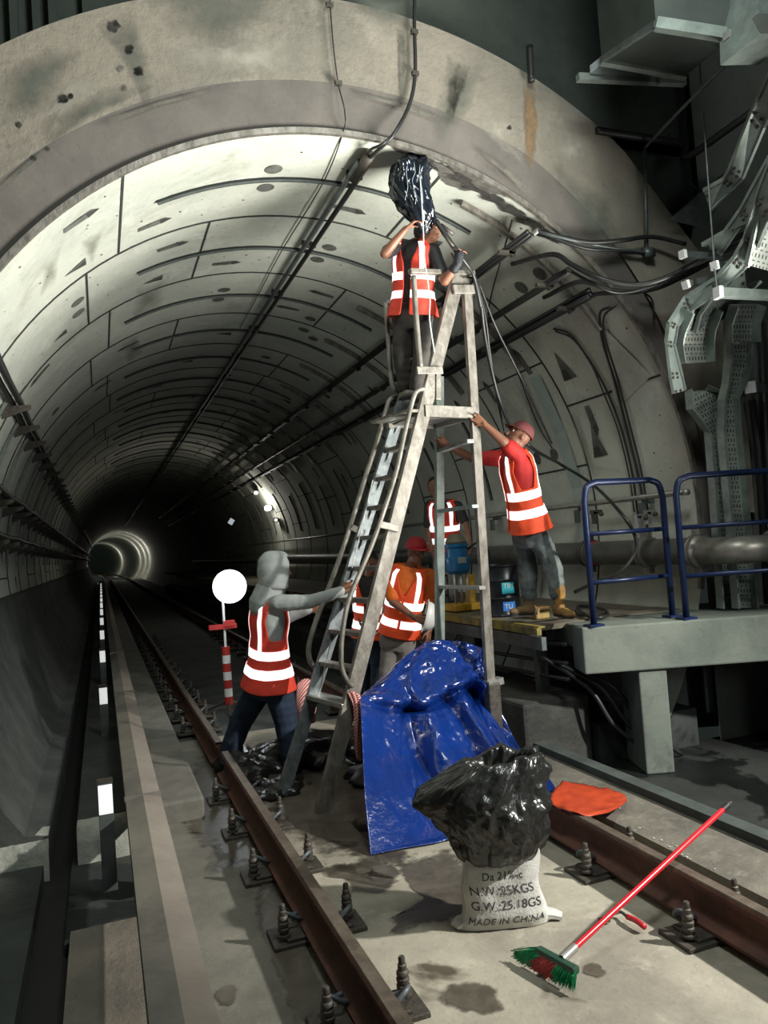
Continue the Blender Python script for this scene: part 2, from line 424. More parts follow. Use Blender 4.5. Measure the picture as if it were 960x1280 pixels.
for q in ((103, 272, 0, 1, -1), (195, 278, 0, 1, -1), (440, 262, 0, 1, -1), (218, 306, 0, 1, -1), (285, 328, 0, 1, -1), (94, 335, 1), (191, 350, 1), (400, 366, 0), (358, 384, 0),
          (704, 457, 1, 1.5), (652, 450, 0, 1.1), (746, 551, 1, 1.6), (742, 528, 0, 1.1, -1), (612, 488, 0), (618, 470, 1, .9), (540, 300, 1, .9),
          (575, 510, 0), (560, 420, 1, .8), (20, 500, 0), (48, 470, 0), (75, 420, 1, .8)):
    pp(*q)
for x, y in ((342, 211), (332, 234), (412, 309), (397, 324), (280, 362), (273, 374), (97, 377), (98, 391), (675, 342), (652, 359), (693, 568), (672, 573),
             (388, 398), (380, 412), (590, 412), (575, 425)):
    p = cyl(x, y); hole(ang(p), p.y)
for k in range(3, 16):
    for i, a in enumerate((25, 48, 70, 92, 118, 140, 160, 178)):
        aa = math.radians(a + (k % 3)*7); yy = Y0+RW*(k+.3 + .35*(i % 2))
        if i % 3 == 2: hole(aa, yy)
        else: pocket(aa, yy, i % 2)
# large triangular grouted pocket at the right
mb = MB(); P = [cyl(760, 408), cyl(788, 470), cyl(772, 484)]
Q = [cyl(750, 404), cyl(815, 470), cyl(770, 512)]
mb.face([cpt(ang(p), p.y, TR-.004) for p in Q], 1); mb.face([cpt(ang(p), p.y, TR-.008) for p in P], 0)
mb.build('bolt_pocket', [M_pock, mat('patched mortar', (.52, .54, .48), .9, 0, (.38, .40, .35), 6)], lining)
# pale vertical repair strip on the right haunch
mb = MB(); rows = []
for px_, py in ((668, 470), (700, 540), (722, 610), (733, 690)):
    p = cyl(px_, py); rows.append([cpt(ang(p), p.y-.10, TR-.003), cpt(ang(p), p.y+.10, TR-.003)])
mb.grid(rows); mb.build('repair_strip', mat('pale sealant', (.42, .50, .47), .8, 0, (.34, .41, .39), 4), lining)
# tiny dark anchor holes scattered over the near rings
mb = MB(); rr = random.Random(3)
for k in range(260):
    a = math.radians(rr.uniform(8, 172)); y = Y0 + rr.uniform(.1, 5.4); r = rr.uniform(.006, .012)
    mb.face([cpt(a+r*math.sin(t)/TR, y+r*math.cos(t), TR-.004) for t in (0, 1.05, 2.1, 3.14, 4.2, 5.24)])
o = mb.build('drill_hole', M_joint, lining); o['kind'] = 'stuff'
# (wet patches are added after the film material exists)
# ---- portal collar
RB, RO = 3.22, 3.84
YC = Y0-.02
def ringface(R1, R2, Y1, Y2, a0, a1, n=NS):
    return [arc(R1, Y1, a0, a1, n), arc(R2, Y2, a0, a1, n)]
mb = MB()
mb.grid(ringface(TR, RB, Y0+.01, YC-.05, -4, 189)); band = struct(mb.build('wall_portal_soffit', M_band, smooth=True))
mb = MB()
def opt(a, Y):   # outer edge: circle at the left and crown, straight chamfers at the right
    ar = math.radians(a); p = V((TX+RO*math.cos(ar), Y, TZ+RO*math.sin(ar)))
    return p
inner = []; outer = []; outb = []
for k in range(NS+1):
    a = 0+190*k/NS; ar = math.radians(a); rb = RB - .22*max(0, min(1, (62-a)/40)) - .06*max(0, min(1, (20-a)/20))
    inner.append(V((TX+rb*math.cos(ar), YC-.05, TZ+rb*math.sin(ar))))
    ro = RO
    if a < 52:   # straight edge then a vertical side
        ro = min(4.45, 3.42/max(.05, math.cos(ar)))
        c1 = RO*math.cos(math.radians(52-41)); ro = min(ro, c1/math.cos(math.radians(a-41)) if abs(a-41) < 80 else ro)
    outer.append(V((TX+ro*math.cos(ar), YC-.05, TZ+ro*math.sin(ar)))); outb.append(V((TX+ro*math.cos(ar), YC+.30, TZ+ro*math.sin(ar))))
mb.grid([inner, outer, outb]); collar = struct(mb.build('wall_portal_collar', M_collar))
# stains: thin films whose edges fade out through noise
def faded(name, col, col2, rough=.9, strength=1.0, soft=.35, nscale=14):
    m, nt, b = _new(name); N = nt.nodes; L = nt.links
    uv = N.new('ShaderNodeUVMap'); sp = N.new('ShaderNodeSeparateXYZ'); L.new(uv.outputs['UV'], sp.inputs['Vector'])
    tc = N.new('ShaderNodeTexCoord'); n = N.new('ShaderNodeTexNoise'); n.inputs['Scale'].default_value = nscale; n.inputs['Detail'].default_value = 6; n.inputs['Roughness'].default_value = .7
    L.new(tc.outputs['Object'], n.inputs['Vector'])
    a = N.new('ShaderNodeMath'); a.operation = 'MULTIPLY_ADD'; L.new(n.outputs['Fac'], a.inputs[0]); a.inputs[1].default_value = .9; a.inputs[2].default_value = -.45
    c = N.new('ShaderNodeMath'); c.operation = 'ADD'; L.new(a.outputs[0], c.inputs[0]); L.new(sp.outputs['X'], c.inputs[1])
    r = N.new('ShaderNodeMapRange'); r.inputs['From Min'].default_value = .12; r.inputs['From Max'].default_value = .12+soft; r.inputs['To Max'].default_value = strength
    L.new(c.outputs[0], r.inputs['Value']); L.new(r.outputs['Result'], b.inputs['Alpha'])
    rr = N.new('ShaderNodeValToRGB'); rr.color_ramp.elements[0].position = .4; rr.color_ramp.elements[1].position = .6
    rr.color_ramp.elements[0].color = (*col2, 1); rr.color_ramp.elements[1].color = (*col, 1); L.new(n.outputs['Fac'], rr.inputs['Fac']); L.new(rr.outputs['Color'], b.inputs['Base Color'])
    b.inputs['Roughness'].default_value = rough
    return m
def fan(mb, pts, c=None):
    c = c or sum(pts, V())/len(pts); uvl = mb.bm.loops.layers.uv.verify(); v0 = mb.bm.verts.new(c); vs = [mb.bm.verts.new(p) for p in pts]; n = len(vs)
    for i in range(n):
        f = mb.bm.faces.new((v0, vs[i], vs[(i+1) % n])); f.loops[0][uvl].uv = (1, 0); f.loops[1][uvl].uv = (0, 0); f.loops[2][uvl].uv = (0, 0)
def stain(name, poly, m, grow=1.35):
    cx_ = sum(p[0] for p in poly)/len(poly); cy_ = sum(p[1] for p in poly)/len(poly)
    mb = MB(); fan(mb, [atY(cx_+(x-cx_)*grow, cy_+(y-cy_)*grow, YC-.054) for x, y in poly]); return mb.build(name, m, collar, fix=False)
M_st1 = faded('rust streak', (.25, .16, .08), (.17, .12, .07), soft=.5, strength=.85)
M_st2 = faded('dark seep', (.09, .09, .075), (.17, .16, .13), soft=.5, strength=.85)
M_grime = faded('green black grime', (.10, .115, .095), (.15, .155, .13), soft=.9, strength=.75, nscale=5)
M_pale = faded('pale lime bloom', (.42, .40, .34), (.34, .32, .27), soft=.9, strength=.7, nscale=6)
for P in ([(170, -20), (350, -20), (345, 25), (280, 52), (210, 40)], [(420, -20), (520, 0), (515, 40), (450, 20)], [(0, 90), (60, 60), (110, 60), (60, 130), (0, 160)], [(120, 30), (170, 20), (190, 90), (185, 140), (160, 90)],
          [(560, 70), (600, 90), (590, 130), (560, 190), (545, 150)], [(690, 200), (760, 250), (790, 330), (760, 320), (710, 260)], [(60, 150), (130, 110), (190, 110), (110, 150), (50, 190)]): stain('grime_patch', P, M_grime, 1.25)
for P in ([(200, 70), (300, 40), (380, 50), (370, 95), (260, 100)], [(600, 130), (640, 150), (650, 200), (620, 180), (600, 160)], [(30, 130), (100, 90), (130, 120), (60, 170)], [(700, 150), (740, 180), (730, 230), (690, 190)]): stain('lime_patch', P, M_pale, 1.3)
M_blow = faded('blowhole dark', (.04, .04, .035), (.07, .065, .055), soft=.2, nscale=30)
stain('rust_streak', [(655, 112), (668, 118), (672, 150), (670, 190), (665, 207), (658, 190), (655, 150)], M_st1)
stain('seep_stain', [(562, 100), (572, 86), (585, 92), (580, 110), (572, 130), (566, 152), (559, 146), (560, 120)], M_st2)
stain('seep_stain', [(497, 45), (505, 42), (507, 70), (504, 110), (500, 128), (498, 95)], M_st2)
for x, y, r in ((173, 89, 7), (143, 33, 8), (161, 62, 6), (78, 124, 7), (24, 156, 4), (88, 120, 4), (42, 198, 4), (155, 110, 5), (150, 86, 5), (637, 160, 3), (60, 186, 3)):
    rr = random.Random(x); n = 10
    stain('blowhole', [(x+r*rr.uniform(.6, 1.1)*math.cos(2*PI*i/n), y+r*rr.uniform(.6, 1.1)*math.sin(2*PI*i/n)) for i in range(n)], M_blow if r != 5 else M_st2)
for P in (((0, 232), (45, 192), (60, 184), (58, 190), (30, 212), (0, 240)), ((130, 150), (200, 126), (260, 112), (260, 116), (200, 131), (140, 154)),
          ((440, 112), (520, 132), (560, 150), (545, 150), (500, 134), (440, 117)), ((600, 186), (640, 214), (665, 240), (655, 240), (630, 216), (600, 192))):
    stain('seep_stain', P, M_st2)

M_wet = faded('wet black edge', (.025, .024, .022), (.06, .056, .05), soft=.25, strength=.95, nscale=18)
M_wet2 = faded('damp brown grey', (.085, .08, .07), (.13, .125, .11), soft=.12, strength=.97, nscale=7)
M_soft = faded('soft lining grime', (.22, .22, .18), (.34, .34, .29), soft=.9, strength=.6, nscale=7)
def cstain(P, m, R=TR-.006, grow=1.2):
    cx_ = sum(p[0] for p in P)/len(P); cy_ = sum(p[1] for p in P)/len(P); pts = []
    for x, y in P:
        q = cyl(cx_+(x-cx_)*grow, cy_+(y-cy_)*grow); pts.append(cpt(ang(q), max(q.y, Y0+.004), R))
    mb = MB(); c = cyl(cx_, cy_); fan(mb, pts, cpt(ang(c), max(c.y, Y0+.03), R)); mb.build('damp_patch', m, lining, fix=False)
cstain([(538, 200), (560, 206), (588, 213), (612, 224), (640, 243), (600, 238), (575, 236), (556, 230), (546, 216)], M_wet2)
for k in range(9):
    x0 = 505+22*k; y0 = 184+10.5*k+.35*k*k; cstain([(x0-14, y0-6), (x0+4, y0-4), (x0+22, y0+7), (x0+20, y0+15), (x0+2, y0+7), (x0-14, y0+2)], M_wet, R=TR-.009, grow=1.3)
for P in ([(150, 430), (170, 415), (180, 440), (160, 455)], [(55, 330), (75, 310), (70, 350), (50, 370)], [(100, 300), (130, 285), (115, 330)], [(170, 360), (210, 345), (200, 385), (165, 400)], [(705, 500), (725, 520), (750, 600), (735, 590)], [(640, 470), (660, 480), (690, 560), (670, 540)]): cstain(P, M_soft, R=TR-.007)
# ---- station walls, ceiling, floors
mb = MB()
YW = YC+.30
mb.grid([[V((-7, YW, -1)), V((-7, YW, 9))], [V((TX-RB-.1, YW, -1)), V((TX-RB-.1, YW, 9))]])
mb.grid([[V((TX-RB-.1, YW, 5.0)), V((TX-RB-.1, YW, 9))], [V((TX+4.2, YW, 5.0)), V((TX+4.2, YW, 9))]])
mb.grid([[V((TX+2.2, YW, 3.9)), V((TX+2.2, YW, 5.1))], [V((TX+4.2, YW, 3.9)), V((TX+4.2, YW, 5.1))]])
struct(mb.build('wall_back', M_stwall))
mb = MB(); mb.grid([[V((4.72, YC+.04, -1)), V((4.72, YC+.04, 3.6)), V((5.0, YC+.04, 4.6)), V((5.0, YC+.04, 5.2)), V((5.0, YC+.04, 9))], [V((9, YC+.04, -1)), V((9, YC+.04, 3.6)), V((9, YC+.04, 4.6)), V((9, YC+.04, 5.2)), V((9, YC+.04, 9))]])
struct(mb.build('wall_back_right', concrete('right wall concrete', (.155, .165, .145), (.085, .095, .088), stain=(.05, .055, .05), scale=.9)))
mb = MB(); mb.face([V((9, -2, -1)), V((9, 6, -1)), V((9, 6, 9)), V((9, -2, 9))]); struct(mb.build('wall_right', M_stwall))
mb = MB(); mb.face([V((-7, -2, 6.6)), V((9, -2, 6.6)), V((9, 6, 6.6)), V((-7, 6, 6.6))]); struct(mb.build('ceiling', M_stwall))
# downstand fins seen above the collar at the left
for x in (18, 46, 66, 108):
    a = atY(x, 20, YW); mb = MB(); mb.box((a.x, YW-.04, 5.6), (.05, .08, 2.6)); struct(mb.build('trim_rib', M_stwall))

# floor: trackbed slab between and beside the rails
mb = MB()
def slab(x0, x1, y0, y1, z, zb=-.4): mb.box(((x0+x1)/2, (y0+y1)/2, (z+zb)/2), (x1-x0, y1-y0, z-zb))
slab(.823, 2.62, -1, 7.5, 0.0)
trackslab = struct(mb.build('floor_trackbed', M_slab))
mb = MB(); slab(.30, .823, -1, 7.5, 0.0); struct(mb.build('floor_trackbed_left', concrete('shaded track slab concrete', (.20, .19, .155), (.11, .105, .088), light=(.25, .235, .19), scale=1.6, wet=(1.3, .60, (.3, .27, .22)), bump=.3)))  # darker slab copy; the dimness left of the rail is put into its colour
mb = MB(); slab(.2, 3.6, 7.5, 80, -.02); struct(mb.build('floor_tunnel', M_inv))
mb = MB(); slab(-.22, .30, -1, 4.02, -.005); struct(mb.build('floor_side_strip', M_floorL))
mb = MB()
for x0_, x1_ in ((-1.3, -.37), (-.215, .10)):
    rows = []
    for k in range(30):
        x = x0_+(x1_-x0_)*k/29; w = .03*noise.noise(V((x*4, 1, 0)))+.02*noise.noise(V((x*15, 2, 0)))
        rows.append([V((x, 5.0+w*.6, -.2)), V((x, 5.02+w*.6, .05+w)), V((x, 5.08+w*.5, .140+w*.3)), V((x, 5.24+w, .133))])
    mb.grid(rows)
struct(mb.build('trim_lip', concrete('chipped lip concrete', (.55, .56, .49), (.25, .26, .23), scale=3, bump=.8), smooth=True))
mb = MB(); slab(-.25, .30, 4.02, 5.15, -.06); slab(-3, -.40, -1, 5.1, -.02); struct(mb.build('floor_left', M_floor))
mb = MB(); slab(-.42, -.215, -1, 60, -.11); struct(mb.build('floor_drain', M_black))
mb = MB(); slab(-.22, .10, 5.2, 80, .10)
pf = [(-.37, -.3), (-.37, .125), (-.50, .15), (-.60, .30), (-.74, .62), (-.87, .95), (-.97, 1.4), (-1.5, 1.4), (-1.5, -.3)]
mb.prism([V((a, 5.06, b)) for a, b in pf], (0, 70, 0))
struct(mb.build('floor_invert', M_inv))
mb = MB(); slab(.26, .56, 5.25, 40, .14); struct(mb.build('floor_plinth', mat('plinth concrete', (.20, .19, .16), .85, 0, (.12, .115, .10), 4, .2, 30), bevel=.02))
mb = MB(); slab(2.62, 3.02, -1, 7.5, .07); struct(mb.build('floor_cess', concrete('gritty cess', (.17, .155, .125), (.09, .085, .07), light=(.24, .22, .18), scale=3, bump=.6)))
mb = MB(); slab(3.02, 3.12, -1, 7.5, .12); struct(mb.build('floor_kerb', mat('kerb grey green', (.075, .09, .083), .8, 0, (.04, .05, .046), 4)))
mb = MB(); slab(3.12, 9, -2, 5.2, -.10); struct(mb.build('floor_right', concrete('dark station floor', (.03, .034, .031), (.013, .015, .014), scale=1.2, wet=(.9, .5, (.5, .5, .5)))))
mb = MB(); slab(2.95, 3.55, 5.2, 40, .42); struct(mb.build('floor_bench', mat('ledge concrete', (.06, .06, .052), .85, 0, (.02, .021, .02), 3, .4, 30), bevel=.03))
mb = MB(); slab(3.55, 4.5, 5.1, 40, .2); struct(mb.build('floor_under_walkway', M_floor))
# shallow dark puddles on the slab, plus a painted shadow of the left rail
M_pud_shadow = faded('wet and shadow film', (.085, .073, .055), (.13, .115, .09), rough=.40, strength=.9, soft=.22, nscale=9)
def puddle(poly):
    cx_ = sum(p[0] for p in poly)/len(poly); cy_ = sum(p[1] for p in poly)/len(poly)
    mb = MB(); fan(mb, [atZ(cx_+(x-cx_)*1.25, cy_+(y-cy_)*1.25, .0035) for x, y in poly]); return tag(mb.build('puddle_or_shadow', M_pud_shadow, fix=False), '', 'puddle', 'puddles on the trackbed')
def blob(cx, cy, rx, ry, seed, n=22):
    r = random.Random(seed); ph = [r.uniform(0, 6) for _ in range(3)]
    return [(cx+rx*(1+.13*math.sin(2*t+ph[0])+.1*math.sin(3*t+ph[1])+.07*math.sin(5*t+ph[2]))*math.cos(t), cy+ry*(1+.13*math.sin(2*t+ph[0])+.1*math.sin(3*t+ph[1]))*math.sin(t)) for t in [2*PI*i/n for i in range(n)]]
for lab, po in (('dark round damp patch on the slab left of the broom head', blob(590, 1247, 34, 21, 1)),
            ('small damp patch just right of the broom head', blob(742, 1213, 15, 8, 2)),
            ('broad dark wet stain on the slab left of the white sack', [(500, 1078), (560, 1066), (600, 1080), (606, 1120), (585, 1142), (552, 1150), (524, 1158), (505, 1168), (490, 1163), (500, 1152), (492, 1146), (524, 1135), (530, 1122), (512, 1110), (504, 1096)]),
            ('wet brown patch in front of the ladder foot', [(398, 1032), (440, 1022), (480, 1040), (515, 1072), (508, 1084), (470, 1074), (430, 1062), (405, 1050)]),
            ('thin wet streak on the slab between the ladder foot and the sack', [(400, 1085), (440, 1078), (470, 1088), (500, 1100), (480, 1108), (440, 1100), (410, 1096)]),
            ('wide wet dark film on the slab around the ladder foot and the left rail end', [(300, 975), (340, 950), (400, 940), (470, 950), (520, 1000), (470, 1062), (410, 1075), (360, 1040), (330, 1005)]),
            ('dark wet film on the slab left of the left rail end', [(225, 985), (260, 950), (300, 985), (318, 1030), (335, 1100), (300, 1080), (262, 1060), (236, 1040)]),
            ('painted shadow of the left rail on the slab', [(330, 1100), (352, 1120), (390, 1200), (420, 1280), (370, 1280), (345, 1210), (322, 1150)]),  # this dark film is the cast shadow of the rail, painted on
            ('brown wet patch right of the left rail below the tarpaulin', [(420, 1085), (470, 1068), (500, 1090), (480, 1118), (440, 1112)]),
            ('dark damp patch between the pale cover board and the left rail', blob(283, 1243, 14, 12, 5))):
    puddle(po)['label'] = lab

# ================================================================== RAILS
ZR = .20
def rail_prof():
    h = ZR-.035
    half = [(.07, 0), (.07, .012), (.022, .028), (.0085, .045), (.0085, h-.045), (.030, h-.034), (.034, h-.012), (.026, h)]
    return half + [(-a, b) for a, b in half[::-1]]
def rail(X, ya, yb, lab):
    root = empty('running_rail', (X, ya, .035), lab, 'rail', 'running rails')
    pf = rail_prof()
    mb = MB(); n = 60 if yb > 20 else 8
    ys = [ya+(yb-ya)*(i/n) for i in range(n+1)]
    mb.sweep([V((X+bend(y), y, .035)) for y in ys], pf, up=(0, 0, 1)); mb.build('rail_body', M_rust, root)
    mb = MB(); h = ZR-.035
    mb.sweep([V((X+bend(y), y, .035+h)) for y in ys], [(-.033, -.012), (.033, -.012), (.024, .004), (-.024, .004)], up=(0, 0, 1)); mb.build('rail_head', M_rtop, root)
    return root
XL, XR = .823, 2.323
rail(XL, -.5, 6.08, 'rusty worn running rail left of the sack, ending by the hooded man')
rail(XR, -.5, 7.4, 'rusty running rail on the right that the red broom handle leans across')
rail(XL, 6.4, 140, 'dark running rail going on into the tunnel behind the man in the hooded top')
rail(XR, 7.6, 140, 'dark running rail going on into the tunnel behind the orange shirted worker')
def fastener(X, Y):
    root = empty('rail_fastener', (X, Y, 0))
    mb = MB(); mb.box((X, Y, .010), (.42, .19, .020)); mb.box((X, Y, .027), (.30, .15, .014)); mb.build('base_plate', M_bolt, root, bevel=.004)
    for s in (-1, 1):
        bx = X+s*.155; by = Y+s*.03
        mb = MB(); mb.lathe((bx, by, .034), (0, 0, 1), [(.032, 0), (.032, .010), (.020, .012), (.020, .022), (.026, .026), (.026, .036), (.021, .039), (.021, .047), (.025, .050), (.025, .060), (.021, .063), (.021, .071), (.024, .074), (.023, .084), (.017, .090), (.017, .108), (.013, .112), (.013, .132), (.010, .138)], 14)
        mb.build('anchor_bolt', M_bolt, root, smooth=2)
        mb = MB(); c = V((X+s*.095, Y-s*.045, .05))
        pts = [c+V((-s*.035, .0, .005)), c+V((-s*.01, -.035, .03)), c+V((s*.03, -.03, .055)), c+V((s*.05, .0, .05)), c+V((s*.035, .03, .02)), c+V((0, .04, .012)), c+V((-s*.03, .05, .01))]
        mb.tube(cr(pts, 5), .010, 8); mb.build('spring_clip', M_clip, root, smooth=True)
    return root
def tagf(o, l): tag(o, l, 'rail fastener', 'rail fasteners along the track'); return o
proto = fastener(XL, 2.74)
tagf(proto, 'bolted rail clip under the left rail beside the round damp patch')
descL = {1: 'bolted rail clip under the left rail, second from the bottom of the photo', 2: 'bolted rail clip under the left rail, third from the bottom of the photo', 3: 'bolted rail clip under the left rail just right of the ladder foot, fourth up'}
descR = {0: 'bolted rail clip under the right rail at the red handled hand tool', 1: 'bolted rail clip under the right rail just right of the black bin bag', 2: 'bolted rail clip under the right rail hidden behind the black bin bag'}
for k in range(1, 5):
    c = copy_tree(proto); c.location = (XL, 2.74+.70*k, 0); c['label'] = descL.get(k, 'bolted rail clip under the left rail close to its end, by the wet debris')
for k in range(0, 2):
    c = copy_tree(proto); c.location = (XR, 2.64+.70*k, 0); c['label'] = descR[k]
c = copy_tree(proto); c.location = (XL, 2.04, 0); c['label'] = 'bolted rail clip under the left rail, cut by the bottom edge of the photo'
for k in range(0, 14):
    for X, sd in ((XL, 'left'), (XR, 'right')):
        c = copy_tree(proto); c.location = (X, 7.8+.7*k, 0); c['label'] = 'dim rail clip on the unlit %s rail inside the tunnel' % sd; c['group'] = 'dim rail clips on the %s rail inside the tunnel' % sd

# conductor-rail cover board (the long pale board at the left)
root = empty('conductor_rail', (.16, 0, .2), 'long pale cover board over the conductor rail running up the left side', 'conductor rail')
mb = MB(); zc = .40
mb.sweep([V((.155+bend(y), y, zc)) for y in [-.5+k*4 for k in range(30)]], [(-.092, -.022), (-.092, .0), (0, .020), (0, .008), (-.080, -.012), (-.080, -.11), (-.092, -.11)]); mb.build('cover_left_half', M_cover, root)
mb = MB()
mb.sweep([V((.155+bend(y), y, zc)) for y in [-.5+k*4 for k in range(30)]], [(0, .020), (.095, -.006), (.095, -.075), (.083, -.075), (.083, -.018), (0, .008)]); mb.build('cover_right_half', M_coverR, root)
for y in (4.55, 8.2, 11.8): mb = MB(); mb.box((.155, y, zc+.005), (.196, .012, .035)); mb.build('cover_seam', M_cover, root)
mb = MB(); mb.sweep([V((.155, -.5, .22)), V((.155, 60, .22))], [(-.035, -.05), (.035, -.05), (.012, -.03), (.012, .03), (.035, .05), (-.035, .05), (-.012, .03), (-.012, -.03)]); mb.build('rail_bar', M_galvd, root)
for y in (1.2, 4.4, 7.5, 10.6):
    mb = MB(); mb.box((.155, y, .085), (.14, .16, .17)); mb.box((.155, y, .19), (.07, .10, .05)); mb.build('support_insulator', M_bolt, root, bevel=.01)

# reflective marker posts
def marker(Y, lab, g=None):
    root = empty('marker_post', (-.038, Y, 0), lab, 'marker post', g)
    mb = MB(); mb.box((-.038, Y, .28), (.074, .022, .56)); mb.build('post', M_galvd, root, bevel=.003)
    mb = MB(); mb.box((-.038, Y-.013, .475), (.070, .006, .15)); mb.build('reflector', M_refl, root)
    mb = MB(); mb.box((-.038, Y, .57), (.08, .03, .02)); mb.build('post_cap', M_bolt, root)
    return root
marker(4.39, 'nearest short grey marker post with a white reflector, left of the pale cover board')
m2 = marker(7.75, 'second marker post from the camera, small white reflector glowing in the dark tunnel')
for k in range(2, 14):
    c = copy_tree(m2); c.location.y = 4.39+3.3*k; c['label'] = 'small distant reflector post in the row beside the cover board'; c['group'] = 'distant reflector posts'
# ================================================================== TUNNEL FURNITURE
# left wall: brackets and cable runs
def wallx(z, R=TR): return TX - math.sqrt(R*R-(z-TZ)**2)
def left_bracket(Y):
    root = empty('cable_bracket', (-1.0, Y, 1.9))
    mb = MB(); pts = [V((wallx(z)+.03, Y, z)) for z in (1.75, 2.05, 2.4, 2.7, 3.0, 3.25)]
    mb.sweep(pts, [(-.02, -.012), (.02, -.012), (.02, .012), (-.02, .012)], up=(1, 0, 0)); mb.build('upright', M_galv, root)
    for z in (1.98, 2.38, 3.12):
        x = wallx(z); mb = MB()
        mb.prism([V((x+.02, Y-.015, z-.09)), V((x+.26, Y-.015, z+.0)), V((x+.26, Y-.015, z+.035)), V((x+.02, Y-.015, z+.02))], (0, .03, 0)); mb.build('arm', M_bolt, root)
    return root
b0 = left_bracket(7.4); tag(b0, 'steel cable bracket on the left tunnel wall, nearest to the portal', 'cable bracket', 'cable brackets along the left wall')
for k in range(1, 26):
    c = copy_tree(b0); c.location.y = 7.4+1.05*k; c['label'] = 'steel cable bracket in the receding row on the left tunnel wall'; c['group'] = 'receding cable brackets on the left wall'
for z, lab, n in ((3.17, 'topmost dark cable run along the left tunnel wall', 2), (2.43, 'middle dark cable run along the left tunnel wall', 3), (2.03, 'lowest dark cable run along the left tunnel wall', 3)):
    mb = MB(); x = wallx(z)
    for i in range(n):
        pts = [V((x+.07+.07*i + bend(5.5+1.05*k), 5.5+1.05*k, z+.03 - .02*(k % 2))) for k in range(0, 70)]
        mb.tube(pts, .030, 6)
    tag(mb.build('cable_run', M_cable, smooth=True), lab, 'cable')

# crown: pair of conduits with a clamp near the portal
def along(px_, py, R, y0, y1, r, n=40, sag=0.0, off=0.0):
    p = cyl(px_, py, R); a = ang(p)+off
    return [cpt(a, y0+(y1-y0)*k/n, R - (sag*abs(math.sin(k*PI/2)) if sag else 0)) for k in range(n+1)]
aC = ang(cyl(452, 200))
root = empty('crown_conduit', cpt(aC, Y0, TR-.05), 'pair of dark conduits running along the tunnel crown, clamped near the portal', 'conduit')
for off in (-.012, .014):
    mb = MB(); mb.tube([cpt(aC+off, Y0+.25+k*1.0, TR-.05) for k in range(60)], .022, 8); mb.build('pipe', M_galvd if off > 0 else M_cable, root, smooth=True)
for k in range(0, 24):
    mb = MB(); mb.box(cpt(aC, Y0+.5+1.4*k, TR-.03), (.13, .03, .06)); mb.build('clamp', M_bolt, root)
mb = MB(); mb.tube([cpt(aC, Y0+.12, TR-.06), cpt(aC, Y0+.5, TR-.06)], .042, 10); mb.build('coupling', M_bolt, root, smooth=True)
# cable from the top of the photo, over the collar, into the conduit
def cable(pts, r, lab, name='hanging_cable', cat='cable', g=None, m=M_cable, seg=8, n=8):
    mb = MB(); mb.tube(cr(pts, n), r, seg); return tag(mb.build(name, m, smooth=True), lab, cat, g)
YF = YC-.09
cable([atY(519, -30, YF), atY(518, 30, YF), atY(519, 90, YF), atY(512, 130, YF), atY(492, 168, YF), atY(470, 190, Y0+.02), cpt(aC, Y0+.2, TR-.06)], .014, 'thick black cable crossing the collar down to the crown conduit')
cable([atY(492, 168, YF+.01), atY(478, 180, YF+.02), atY(462, 188, Y0+.02), cpt(aC-.01, Y0+.22, TR-.04)], .010, 'short branch of black cable beside the crown conduit end')
cable([atY(412, -20, YF), atY(413, 10, YF), atY(417, 60, YF), atY(423, 105, YF), atY(431, 140, YF), cyl(428, 168), cyl(402, 232, TR-.02), cyl(352, 314, TR-.02), cyl(322, 370, TR-.02), cyl(300, 410, TR-.02)], .005, 'thin black wire hanging from the ceiling and running up the lining left of the conduits')
for x, y, Yk in ((412, 6, YF), (423, 104, YF), (519, 92, YF), (518, 40, YF)):
    mb = MB(); mb.box(atY(x, y, Yk), (.05, .03, .03)); tag(mb.build('cable_clip', M_bolt), 'small dark clip holding a cable to the portal collar', 'clip', 'cable clips on the collar')

# right haunch: three cable runs along the bore, on strut frames
def run(px_, py, y1, offs, r, lab, y0=Y0+.05, R=TR-.14, m=M_cable):
    a = ang(cyl(px_, py, R)); mb = MB(); rr = random.Random(px_)
    for o, dr in offs:
        mb.tube([cpt(a+o/TR, y0+(y1-y0)*k/46, R-dr-.012*rr.random()) for k in range(47)], r, 8)
    return tag(mb.build('cable_run', m, smooth=True), lab, 'cable')
run(684, 280, 46, ((0, 0), (.03, .01), (.055, 0)), .016, 'upper cable run along the right haunch of the tunnel')
run(722, 334, 46, ((0, 0), (.035, .01), (.02, .035)), .018, 'middle cable run along the right haunch of the tunnel')
run(768, 356, 46, ((0, 0), (.035, .0), (.07, .0), (.035, .035)), .018, 'lower cable run along the right haunch of the tunnel')
mb = MB(); a = ang(cyl(672, 288, TR-.1)); mb.tube([cpt(a, Y0+.02, TR-.1), cpt(a, 40, TR-.1)], .022, 10); tag(mb.build('steel_conduit', M_steel, smooth=True), 'bright steel conduit beside the upper cable run', 'conduit')
aU, aL = ang(cyl(640, 262)), ang(cyl(768, 345))
